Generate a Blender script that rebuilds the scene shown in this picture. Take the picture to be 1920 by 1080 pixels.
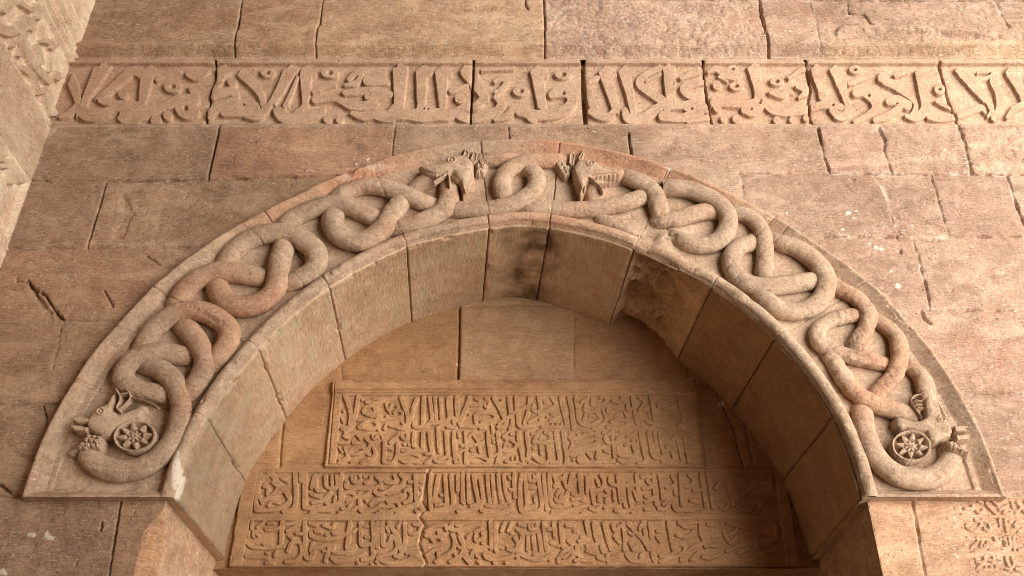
import bpy, math, random
import numpy as np

for o in list(bpy.data.objects):
    bpy.data.objects.remove(o)
SC = bpy.context.scene
COL = SC.collection

# ------------------------------------------------------------------ camera, sky, sun, exposure
CX, CY, F, TH, D, CAMZ = 968.0, 540.0, 1787.0, math.radians(33.1), 5.0, 1.6
cam_d = bpy.data.cameras.new("camera")
cam_d.sensor_width = 36.0
cam_d.lens = 36.0 * F / 1920.0
cam_d.shift_x = -(CX - 960.0) / 1920.0
cam_d.clip_start, cam_d.clip_end = 0.05, 500.0
cam = bpy.data.objects.new("camera", cam_d)
COL.objects.link(cam)
cam.location = (0, -D, CAMZ)
cam.rotation_euler = (math.radians(90) + TH, 0, 0)
SC.camera = cam

SUN_EL, SUN_AZ = math.radians(-3.0), math.radians(33.0)   # azimuth measured from the wall's normal towards +x
W = bpy.data.worlds.new("World")
SC.world = W
W.use_nodes = True
nt = W.node_tree
bg = nt.nodes["Background"]
sky = nt.nodes.new("ShaderNodeTexSky")
sky.sky_type = 'NISHITA'
sky.sun_disc = False
sky.sun_elevation = SUN_EL
sky.sun_rotation = math.pi - SUN_AZ
sky.dust_density = 4.0
nt.links.new(sky.outputs[0], bg.inputs[0])
bg.inputs[1].default_value = 0.15
sd = bpy.data.lights.new("sun", 'SUN')
sd.energy = 4.0
sd.angle = math.radians(72)
sd.color = (1.0, 0.94, 0.87)
sun = bpy.data.objects.new("sun", sd)
COL.objects.link(sun)
sun.rotation_euler = (math.radians(90) - SUN_EL, 0, SUN_AZ)
SC.view_settings.view_transform = 'Standard'
SC.view_settings.look = 'None'
SC.view_settings.exposure = 1.6
SC.view_settings.gamma = 1.0
SC.cycles.filter_width = 1.0

# ------------------------------------------------------------------ photograph measurements -> points on the real planes
_c, _s = math.cos(TH), math.sin(TH)
def at(px, py, dep=0.0):
    """point of the wall plane (dep metres behind it) -> X, Z relative to the camera's height"""
    u, v = px - CX, CY - py
    t = (D + dep) / (F * _c - v * _s)
    return u * t, (F * _s + v * _c) * t
def to_px(X, Z, dep=0.0):
    y = D + dep
    zc = y * _c + Z * _s
    return CX + F * X / zc, CY - F * (-y * _s + Z * _c) / zc

# ------------------------------------------------------------------ noise
_rng = np.random.RandomState(7)
_TAB = _rng.rand(256, 256).astype(np.float32)
def vn(x, y, seed=0):
    x = x + seed * 17.31; y = y + seed * 9.77
    xi = np.floor(x); yi = np.floor(y)
    fx = x - xi; fy = y - yi
    xi = xi.astype(np.int64) & 255; yi = yi.astype(np.int64) & 255
    x1 = (xi + 1) & 255; y1 = (yi + 1) & 255
    fx = fx * fx * (3 - 2 * fx); fy = fy * fy * (3 - 2 * fy)
    a = _TAB[yi, xi] * (1 - fx) + _TAB[yi, x1] * fx
    b = _TAB[y1, xi] * (1 - fx) + _TAB[y1, x1] * fx
    return (a * (1 - fy) + b * fy) * 2 - 1
def fbm(x, y, seed=0, octv=4, gain=0.5):
    r = 0; a = 1.0; n = 0
    for k in range(octv):
        r = r + a * vn(x * 2 ** k, y * 2 ** k, seed + 3 * k + 1); n += a; a *= gain
    return r / n
def sst(a, b, x):
    t = np.clip((x - a) / (b - a), 0, 1)
    return t * t * (3 - 2 * t)
def pits(x, y, seed, thr=0.55):
    """sparse little hollows, 0..1"""
    return sst(thr, thr + 0.3, fbm(x, y, seed, 2))

# ------------------------------------------------------------------ objects
def link(o, parent=None):
    COL.objects.link(o)
    if parent is not None:
        o.parent = parent
        o.matrix_parent_inverse = parent.matrix_world.inverted() if False else o.matrix_parent_inverse
    return o
def thing(name, label, cat, loc=(0, 0, 0)):
    o = bpy.data.objects.new(name, None)
    o.empty_display_size = 0.2
    o.location = loc
    o["label"] = label; o["category"] = cat; o["kind"] = "thing"
    COL.objects.link(o)
    return o
def mesh_obj(name, V, Fq, mat, parent=None, tint=None, smooth=True):
    """V (n,3) world points, Fq (m,4) quads; one mesh object"""
    V = np.asarray(V, np.float64); Fq = np.asarray(Fq, np.int32)
    org = np.zeros(3)
    if parent is not None:
        p = parent
        while p is not None:
            org += np.array(p.location); p = p.parent
    me = bpy.data.meshes.new(name)
    me.vertices.add(len(V)); me.vertices.foreach_set("co", (V - org).astype(np.float32).ravel())
    me.loops.add(Fq.size); me.loops.foreach_set("vertex_index", Fq.ravel())
    me.polygons.add(len(Fq))
    me.polygons.foreach_set("loop_start", np.arange(0, Fq.size, Fq.shape[1], dtype=np.int32))
    me.update(calc_edges=True)
    if smooth:
        me.polygons.foreach_set("use_smooth", np.ones(len(Fq), dtype=bool))
    at_ = me.color_attributes.new("tint", 'FLOAT_COLOR', 'POINT')
    if tint is None:
        tint = np.tile(np.array([1, 1, 1, 0], np.float32), (len(V), 1))
    at_.data.foreach_set("color", np.asarray(tint, np.float32).ravel())
    me.materials.append(mat)
    o = bpy.data.objects.new(name, me)
    COL.objects.link(o)
    if parent is not None:
        o.parent = parent
    return o
def grid_obj(name, P, mat, parent=None, cell=None, tint=None, flip=False):
    """P (ny,nx,3) grid of points; cell (ny-1,nx-1) keeps cells"""
    ny, nx = P.shape[:2]
    idx = np.arange(ny * nx).reshape(ny, nx)
    q = np.stack([idx[:-1, :-1], idx[:-1, 1:], idx[1:, 1:], idx[1:, :-1]], -1)
    q = q.reshape(-1, 4) if cell is None else q[cell]
    if flip:
        q = q[:, ::-1]
    used = np.zeros(ny * nx, bool); used[q.ravel()] = True
    mp = np.cumsum(used) - 1
    T = None if tint is None else tint.reshape(-1, 4)[used]
    return mesh_obj(name, P.reshape(-1, 3)[used], mp[q], mat, parent, T)

# ------------------------------------------------------------------ distance fields of traced strokes
class Grid:
    """regular grid on a plane parallel to the wall; dep = metres behind the wall's face"""
    def __init__(s, x0, x1, z0, z1, res, dep=0.0, warp=0.0, seed=0):
        s.nx = int((x1 - x0) / res) + 2; s.nz = int((z1 - z0) / res) + 2
        s.x = np.linspace(x0, x1, s.nx); s.z = np.linspace(z0, z1, s.nz)
        s.X, s.Z = np.meshgrid(s.x, s.z); s.dep = dep
        s.PX, s.PY = to_px(s.X, s.Z, dep)
        if warp:
            s.PX = s.PX + warp * fbm(s.X * 22, s.Z * 22, seed + 50, 3)
            s.PY = s.PY + warp * fbm(s.X * 22, s.Z * 22, seed + 61, 3)
        s.t = (D + dep) / (F * _c - (CY - to_px(0 * s.z, s.z, dep)[1]) * _s)
        s.py = to_px(0 * s.z, s.z, dep)[1]          # decreasing
    def window(s, x0, x1, y0, y1):
        r0 = np.searchsorted(-s.py, -y1); r1 = np.searchsorted(-s.py, -y0)
        if r1 <= r0:
            return None
        t = s.t[[r0, min(r1, s.nz) - 1]]
        xs = [(x0 - CX) * t.min(), (x0 - CX) * t.max(), (x1 - CX) * t.min(), (x1 - CX) * t.max()]
        c0 = np.searchsorted(s.x, min(xs)); c1 = np.searchsorted(s.x, max(xs))
        if c1 <= c0:
            return None
        return slice(r0, r1), slice(c0, c1)
    def seg(s, out, ax, ay, aw, bx, by, bw, m=10):
        """min-combine signed px distance of a tapered capsule"""
        k = max(aw, bw) / 2 + m
        w = s.window(min(ax, bx) - k, max(ax, bx) + k, min(ay, by) - k, max(ay, by) + k)
        if w is None:
            return
        px = s.PX[w]; py = s.PY[w]
        dx, dy = bx - ax, by - ay
        L = dx * dx + dy * dy + 1e-9
        t = np.clip(((px - ax) * dx + (py - ay) * dy) / L, 0, 1)
        d = np.hypot(px - ax - t * dx, py - ay - t * dy) - (aw + (bw - aw) * t) / 2
        out[w] = np.minimum(out[w], d)
    def field(s):
        return np.full(s.X.shape, 99.0)
    def strokes(s, out, L):
        for st in L:
            st = smooth3(st)
            for a, b in zip(st[:-1], st[1:]):
                s.seg(out, *a, *b)
            if len(st) == 1:
                s.seg(out, *st[0], *st[0])
        return out
    def poly(s, pts):
        """signed px distance of a polygon (negative inside)"""
        x, y = s.PX, s.PY
        d = np.full(x.shape, 1e9); inside = np.zeros(x.shape, bool)
        n = len(pts)
        for i in range(n):
            ax, ay = pts[i]; bx, by = pts[(i + 1) % n]
            dx, dy = bx - ax, by - ay
            t = np.clip(((x - ax) * dx + (y - ay) * dy) / (dx * dx + dy * dy + 1e-9), 0, 1)
            d = np.minimum(d, np.hypot(x - ax - t * dx, y - ay - t * dy))
            if ay != by:
                c = ((ay > y) != (by > y)) & (x < (bx - ax) * (y - ay) / (by - ay) + ax)
                inside ^= c
        return np.where(inside, -d, d)
    def pts(s, h):
        """points with height h standing proud of the plane towards the viewer"""
        return np.stack([s.X, s.dep - h, s.Z + CAMZ], -1)
def catmull(P, n=5):
    P = np.asarray(P, float)
    if len(P) < 3:
        return P
    Q = np.vstack([2 * P[0] - P[1], P, 2 * P[-1] - P[-2]])
    o = []
    for i in range(1, len(Q) - 2):
        for k in range(n):
            t = k / n
            o.append(0.5 * (2 * Q[i] + (Q[i + 1] - Q[i - 1]) * t + (2 * Q[i - 1] - 5 * Q[i] + 4 * Q[i + 1] - Q[i + 2]) * t * t
                            + (3 * Q[i] - Q[i - 1] - 3 * Q[i + 1] + Q[i + 2]) * t ** 3))
    o.append(P[-1])
    return np.array(o)
def smooth3(st):
    return [tuple(p) for p in catmull(st, 4)] if len(st) > 2 else st
def conv(L, ox, oy, sc, k=1.0):
    """[w, x,y, x,y ...] rows in enlarged-crop units -> [(px, py, w)]"""
    R = []
    for r in L:
        w = r[0]; p = r[1:]
        R.append([(ox + p[i] / sc, oy + p[i + 1] / sc, k * w / sc) for i in range(0, len(p), 2)])
    return R
def conv3(L, ox, oy, sc):
    return [[(ox + a / sc, oy + b / sc, w / sc) for a, b, w in r] for r in L]

# ------------------------------------------------------------------ stone
def stone(name, dark, mid, light, lime=(0.72, 0.62, 0.50), grain=(1, 1, 1), stri=(14, 14, 150), stri_amt=0.35,
          bump=0.7, fleck=0.5, stain=(0.42, 0.17, 0.09), stain_amt=0.25, rough=0.9, spk=0.5, worn=0.42, pitted=0.8, streak=.6):
    m = bpy.data.materials.new(name); m.use_nodes = True
    nt = m.node_tree; N = nt.nodes; Lk = nt.links
    b = N["Principled BSDF"]; b.inputs["Roughness"].default_value = rough
    b.inputs["Specular IOR Level"].default_value = 0.25
    geo = N.new("ShaderNodeNewGeometry")
    def mapping(sc):
        n = N.new("ShaderNodeMapping"); n.inputs["Scale"].default_value = sc
        Lk.new(geo.outputs["Position"], n.inputs["Vector"]); return n.outputs[0]
    def noise(sc, det=4, ro=0.6, vec=None, dist=0.0):
        n = N.new("ShaderNodeTexNoise"); n.inputs["Scale"].default_value = sc
        n.inputs["Detail"].default_value = det; n.inputs["Roughness"].default_value = ro
        n.inputs["Distortion"].default_value = dist
        Lk.new(vec if vec is not None else geo.outputs["Position"], n.inputs["Vector"]); return n.outputs["Fac"]
    def ramp(f, a, c, c0=(0, 0, 0, 1), c1=(1, 1, 1, 1)):
        n = N.new("ShaderNodeValToRGB"); e = n.color_ramp.elements
        e[0].position = a; e[1].position = c; e[0].color = c0; e[1].color = c1
        Lk.new(f, n.inputs[0]); return n.outputs[0]
    def math_(op, a, c=None):
        n = N.new("ShaderNodeMath"); n.operation = op
        for i, v in enumerate((a, c)):
            if v is None: continue
            if isinstance(v, (int, float)): n.inputs[i].default_value = v
            else: Lk.new(v, n.inputs[i])
        return n.outputs[0]
    def mix(f, a, c, mode='MIX'):
        n = N.new("ShaderNodeMixRGB"); n.blend_type = mode
        for i, v in enumerate((f, a, c)):
            if isinstance(v, (int, float)): n.inputs[i].default_value = v
            elif isinstance(v, tuple): n.inputs[i].default_value = (*v, 1) if len(v) == 3 else v
            else: Lk.new(v, n.inputs[i])
        return n.outputs[0]
    big = noise(1.6, 5, 0.62)
    med = noise(9, 5, 0.65, dist=0.4)
    fine = noise(75, 3, 0.7)
    st = noise(1.0, 4, 0.65, mapping(stri))
    st2 = noise(1.0, 3, 0.6, mapping(tuple(v * 2.6 for v in stri)))
    c = mix(ramp(big, 0.36, 0.66), dark, mid)
    c = mix(ramp(med, 0.38, 0.72), c, light)
    c = mix(math_('MULTIPLY', ramp(noise(0.9, 4, 0.6, mapping((1, 1, 2.2))), 0.50, 0.72), stain_amt), c, stain)
    m1 = N.new("ShaderNodeMixRGB"); m1.blend_type = 'MULTIPLY'; m1.inputs[0].default_value = streak
    Lk.new(c, m1.inputs[1]); Lk.new(ramp(st, 0.28, 0.72, (0.60, 0.57, 0.54, 1), (1.34, 1.36, 1.38, 1)), m1.inputs[2]); c = m1.outputs[0]
    m2 = N.new("ShaderNodeMixRGB"); m2.blend_type = 'MULTIPLY'; m2.inputs[0].default_value = spk
    Lk.new(c, m2.inputs[1]); Lk.new(ramp(fine, 0.32, 0.70, (0.60, 0.57, 0.54, 1), (1.36, 1.38, 1.40, 1)), m2.inputs[2]); c = m2.outputs[0]
    wv = noise(1.0, 7, 0.68, mapping((2.6, 2.6, 5.5)), dist=0.6)
    c = mix(math_('MULTIPLY', ramp(wv, 0.50, 0.60), worn), c, tuple(min(.62, v * 1.28) for v in light))
    wd = noise(1.0, 7, 0.70, mapping((3.4, 3.4, 9.0)), dist=0.5)
    c = mix(math_('MULTIPLY', ramp(wd, 0.52, 0.64), worn * 0.9), c, tuple(v * .72 for v in dark))
    # pale lime flecks and scratches, dark pits
    fl = math_('MULTIPLY', ramp(noise(44, 3, 0.8, mapping((0.6, 0.6, 1.5))), 0.57, 0.64), fleck)
    patch = ramp(noise(3.5, 3, 0.6), 0.38, 0.60)
    c = mix(math_('MULTIPLY', fl, patch), c, lime)
    pit = ramp(noise(60, 2, 0.6, mapping((1, 1, 1.3))), 0.30, 0.37, (0.30, 0.27, 0.25, 1), (1, 1, 1, 1))
    m3 = N.new("ShaderNodeMixRGB"); m3.blend_type = 'MULTIPLY'; m3.inputs[0].default_value = pitted
    Lk.new(c, m3.inputs[1]); Lk.new(pit, m3.inputs[2]); c = m3.outputs[0]
    att = N.new("ShaderNodeAttribute"); att.attribute_name = "tint"
    m4 = N.new("ShaderNodeMixRGB"); m4.blend_type = 'MULTIPLY'; m4.inputs[0].default_value = 1.0
    Lk.new(c, m4.inputs[1]); Lk.new(att.outputs["Color"], m4.inputs[2]); c = m4.outputs[0]
    c = mix(att.outputs["Alpha"], c, lime)
    Lk.new(c, b.inputs["Base Color"])
    hsum = math_('ADD', math_('MULTIPLY', st, stri_amt), math_('MULTIPLY', fine, 0.30))
    hsum = math_('ADD', hsum, math_('MULTIPLY', st2, stri_amt * 0.6))
    hsum = math_('ADD', hsum, math_('MULTIPLY', noise(22, 4, 0.7), 0.55))
    hsum = math_('ADD', hsum, math_('MULTIPLY', pit, 0.25))
    hsum = math_('ADD', hsum, math_('MULTIPLY', ramp(wv, 0.46, 0.56), -0.45 * worn))
    hsum = math_('ADD', hsum, math_('MULTIPLY', math_('MULTIPLY', fl, patch), 0.3))
    bp = N.new("ShaderNodeBump"); bp.inputs["Strength"].default_value = bump; bp.inputs["Distance"].default_value = 0.02
    Lk.new(hsum, bp.inputs["Height"]); Lk.new(bp.outputs[0], b.inputs["Normal"])
    return m
M_WALL = stone("wall_limestone", (0.285, 0.187, 0.122), (0.42, 0.284, 0.192), (0.505, 0.356, 0.252), stain_amt=0.22, fleck=0.85)
M_ARCH = stone("arch_limestone", (0.32, 0.215, 0.138), (0.43, 0.295, 0.193), (0.48, 0.345, 0.24), stri=(40, 40, 40), stri_amt=0.15,
               bump=0.6, fleck=0.5, spk=0.42, worn=.32, pitted=.5, stain_amt=0.45, stain=(0.45, 0.20, 0.11))
M_SERP = stone("serpent_limestone", (0.33, 0.220, 0.143), (0.45, 0.308, 0.204), (0.50, 0.355, 0.245), stri=(40, 40, 40), stri_amt=0.15,
               bump=0.7, fleck=0.45, spk=0.42, worn=.32, pitted=.5, stain_amt=0.5, stain=(0.46, 0.21, 0.115))
M_SOFF = stone("soffit_limestone", (0.50, 0.325, 0.195), (0.62, 0.415, 0.255), (0.68, 0.475, 0.305), stri=(110, 9, 110), stri_amt=0.5,
               bump=0.55, fleck=0.4, spk=.42, worn=.22, streak=.48, pitted=.4, stain=(0.36, 0.23, 0.135), stain_amt=0.3)
M_TYMP = stone("tympanum_limestone", (0.33, 0.197, 0.105), (0.44, 0.268, 0.142), (0.50, 0.32, 0.18), stri_amt=0.35, bump=0.45, fleck=0.25, spk=.4, worn=.25, streak=.5, pitted=.5,
               stain=(0.24, 0.09, 0.05), stain_amt=0.35)
M_FRIE = stone("frieze_limestone", (0.345, 0.228, 0.152), (0.45, 0.306, 0.212), (0.50, 0.352, 0.255), stri=(40, 40, 60), stri_amt=0.2,
               bump=0.5, fleck=0.4, spk=.45, worn=.2, stain_amt=0.15)
M_SIDE = stone("side_limestone", (0.40, 0.29, 0.20), (0.50, 0.37, 0.265), (0.56, 0.43, 0.32), stri=(14, 14, 90), stri_amt=0.3,
               bump=0.6, fleck=0.5, stain_amt=0.1)
M_GND = stone("paving", (0.46, 0.36, 0.25), (0.56, 0.44, 0.31), (0.62, 0.50, 0.36), stri=(6, 6, 6), fleck=0.2, stain_amt=0.1)

# ------------------------------------------------------------------ traced data (photo pixels; converted to metres on the planes they lie on)
FR = [  # frieze lettering, per enlarged crop: x, y, stroke width
 (90, 100, 6.0, [
  [(275,230,40),(320,400,110),(320,560,110),(250,660,90),(130,710,40)],
  [(620,150,170),(510,340,160),(400,560,150),(400,670,150),(520,690,140),(720,630,90),(900,590,70),(1010,580,50)],
  [(1000,190,140),(860,260,140),(700,400,140),(580,500,120),(640,545,80),(800,560,70),(1000,560,60)],
  [(1150,150,60),(1140,220,170),(1100,300,140),(1060,480,120),(1020,610,110),(930,680,70)],
  [(1640,520,130),(1480,520,140),(1330,570,130),(1150,660,130),(980,735,110),(850,735,110)],
  [(1440,570,140),(1540,640,190),(1650,660,120)],
  [(1600,390,50),(1650,470,100),(1610,540,110)],
  [(1580,230,80),(1650,250,110),(1730,220,110),(1790,180,60)],
  [(1220,290,45),(1350,240,55),(1480,200,55)],
  [(840,455,115)],[(1210,745,130)],[(1345,695,115)]]),
 (390, 100, 6.0, [
  [(180,150,100),(150,220,130),(100,330,110),(70,450,100)],[(270,320,115)],
  [(60,470,100),(250,420,110),(310,490,90),(200,570,110),(60,640,110),(0,690,80)],
  [(270,610,140),(400,590,160),(520,600,130),(400,650,120),(180,660,100)],
  [(380,200,100),(470,320,130),(570,430,120),(635,560,90),(600,670,100),(520,710,90),(420,700,60)],
  [(930,190,160),(850,310,140),(770,440,130),(700,560,110),(640,650,80)],
  [(1120,150,60),(1130,220,170),(1095,300,120),(1090,450,105),(1080,580,100),(1000,670,90)],
  [(1000,260,40),(920,440,45),(860,590,50)],
  [(790,650,130),(860,720,140),(1000,720,130),(1150,690,110),(1280,650,60),(1310,600,24)],
  [(1180,430,45),(1300,380,60),(1420,350,55)],
  [(1580,290,50),(1650,220,70),(1710,220,80),(1710,270,60),(1650,330,60),(1540,350,40)],
  [(1540,440,70),(1700,420,90),(1930,420,110)],
  [(1200,520,90),(1400,500,80),(1500,530,90),(1650,590,110),(1870,570,110)],
  [(1340,740,100)],[(1480,745,100)],
  [(1620,670,60),(1750,700,110),(1900,650,150)]]),
 (690, 100, 6.0, [
  [(0,300,130),(100,300,130),(210,320,80)],[(0,480,100),(120,480,100),(240,450,80)],
  [(0,610,110),(100,690,120),(250,700,150),(300,600,80)],
  [(360,145,140),(360,300,130),(345,480,110),(345,620,120),(260,700,120)],
  [(630,145,60),(620,220,175),(595,320,120),(590,480,110),(600,640,120)],
  [(250,700,100),(420,690,110),(600,690,170),(760,680,150),(900,690,130),(1000,650,100),(1090,580,80)],
  [(850,145,60),(840,220,170),(830,330,130),(840,480,110),(830,620,110)],
  [(930,420,60),(1030,390,60),(1110,360,55)],[(1030,505,120)],
  [(1120,160,110),(1160,280,150),(1260,400,150),(1300,500,120),(1230,580,90),(1080,600,90)],
  [(1040,700,120),(1150,730,110),(1300,700,130),(1450,650,120),(1500,560,100),(1440,490,70)],
  [(1280,180,50),(1450,170,60),(1650,150,50)],
  [(1430,310,50),(1510,280,80),(1555,320,70),(1500,390,50),(1430,430,36)],
  [(1430,740,50),(1560,700,90),(1640,620,90),(1720,640,90),(1850,720,120)]]),
 (990, 100, 6.0, [
  [(115,145,60),(115,220,180),(110,330,130),(140,480,110),(160,620,110)],
  [(270,460,100),(330,430,130),(440,430,140),(500,520,120),(430,620,120),(280,680,120),(100,690,120),(-100,650,100)],
  [(660,330,55),(780,270,60)],[(690,450,80),(720,560,100),(750,650,90)],
  [(880,155,70),(890,230,180),(890,330,130),(930,480,120),(970,620,110),(900,710,100),(780,700,80),(700,650,80)],
  [(1090,145,60),(1110,210,170),(1110,330,120),(1160,480,115),(1180,640,105)],
  [(1090,640,80),(1130,730,110),(1280,730,110),(1420,640,110),(1520,570,100)],
  [(1480,160,80),(1330,230,80),(1255,330,100),(1350,420,110),(1500,520,110)],
  [(1580,150,130),(1590,300,120),(1600,500,120),(1560,600,110)],
  [(1330,305,36),(1490,225,36)],[(1720,270,55),(1920,215,55)],
  [(1920,320,80),(1760,370,90),(1760,430,90),(1840,490,80)],
  [(1520,700,120),(1700,720,110),(1920,690,130)],[(1600,590,90),(1750,580,100),(1920,580,110)]]),
 (1290, 100, 6.0, [
  [(0,330,60),(180,320,60)],[(0,590,140),(120,600,140),(210,620,100)],[(0,235,60),(170,180,46)],[(0,740,90),(220,720,70)],
  [(230,200,50),(320,170,80),(430,220,130),(530,230,140),(560,195,70)],[(350,260,40),(440,310,34)],[(325,355,110)],
  [(740,140,120),(760,260,130),(790,400,120),(790,500,110),(700,560,90),(560,570,80),(400,560,80),(270,560,80)],
  [(280,520,70),(330,620,90)],[(640,630,100),(730,630,160),(810,610,90)],
  [(860,560,80),(950,640,90),(1100,660,90),(1300,640,90),(1480,580,90),(1620,570,110),(1720,600,80)],
  [(1130,270,55),(1230,200,60),(1310,160,50)],
  [(930,440,55),(1060,470,80),(1120,430,80),(1180,440,40)],[(1230,370,60),(1310,390,100),(1320,440,80),(1250,490,36)],
  [(1430,145,100),(1450,230,150),(1480,350,120),(1510,500,110)],
  [(1660,150,90),(1680,230,150),(1740,400,120),(1790,580,110),(1780,680,110),(1700,700,110),(1620,640,80)],
  [(400,735,85)],[(545,730,110)],[(1000,745,95)],[(1180,745,95)],[(1330,725,85)]]),
 (1590, 100, 5.818, [
  [(20,320,55),(130,280,60),(240,240,50)],
  [(90,430,100),(190,420,130),(290,500,130),(300,600,100),(200,680,80),(80,740,60)],
  [(350,230,80),(460,300,115),(600,420,115),(720,520,95),(740,600,70),(690,680,50)],
  [(810,190,130),(820,330,140),(840,480,120),(830,620,110),(740,700,90),(640,680,50)],
  [(520,240,50),(620,200,60),(740,170,50)],
  [(450,520,90),(540,510,120),(650,560,110)],[(560,590,80),(420,680,80),(300,720,70)],
  [(970,520,50),(1060,570,50),(1120,600,40)],
  [(880,700,50),(1000,710,80),(1150,690,80),(1300,640,80),(1450,590,80),(1500,640,40)],
  [(1200,190,80),(1310,290,120),(1420,410,115),(1530,520,85),(1570,620,60),(1530,680,40)],
  [(1590,190,80),(1600,300,105),(1650,450,95),(1660,600,100),(1600,700,90)],
  [(1420,210,50),(1560,180,50)],[(1440,290,50),(1560,240,40)],
  [(1780,160,80),(1800,270,90),(1870,400,105),(1940,520,105)],[(1740,690,50),(1820,600,80),(1900,560,80),(1960,540,80)],
  [(2010,140,80),(2020,300,110),(2060,480,110),(2040,640,110)]]),
]
FR_RING = [  # x, y, rx, ry of little rings with a drilled eye (photo px)
 (323.3,161.7,17,12),(501.7,135.8,14.5,9),(618.3,135.8,17,10.5),(976.7,170,15.5,10.5),(1055.8,139.2,16.5,9),(1380.8,160.8,14,8.5),
 (1456.7,151.7,14,8.5),(1603,130,12,7.5),(1762,167,11,10),(1374,129,11,8)]
FR_HOLE = [(347.5,202.5,8),(456.7,195.8,4),(1056.7,174,6),(1297,203,4),(1409,203.5,4),(1562,196,4),(1629.5,178,5),(1682,193,4),(795,203,4),(802,203,4)]

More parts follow.
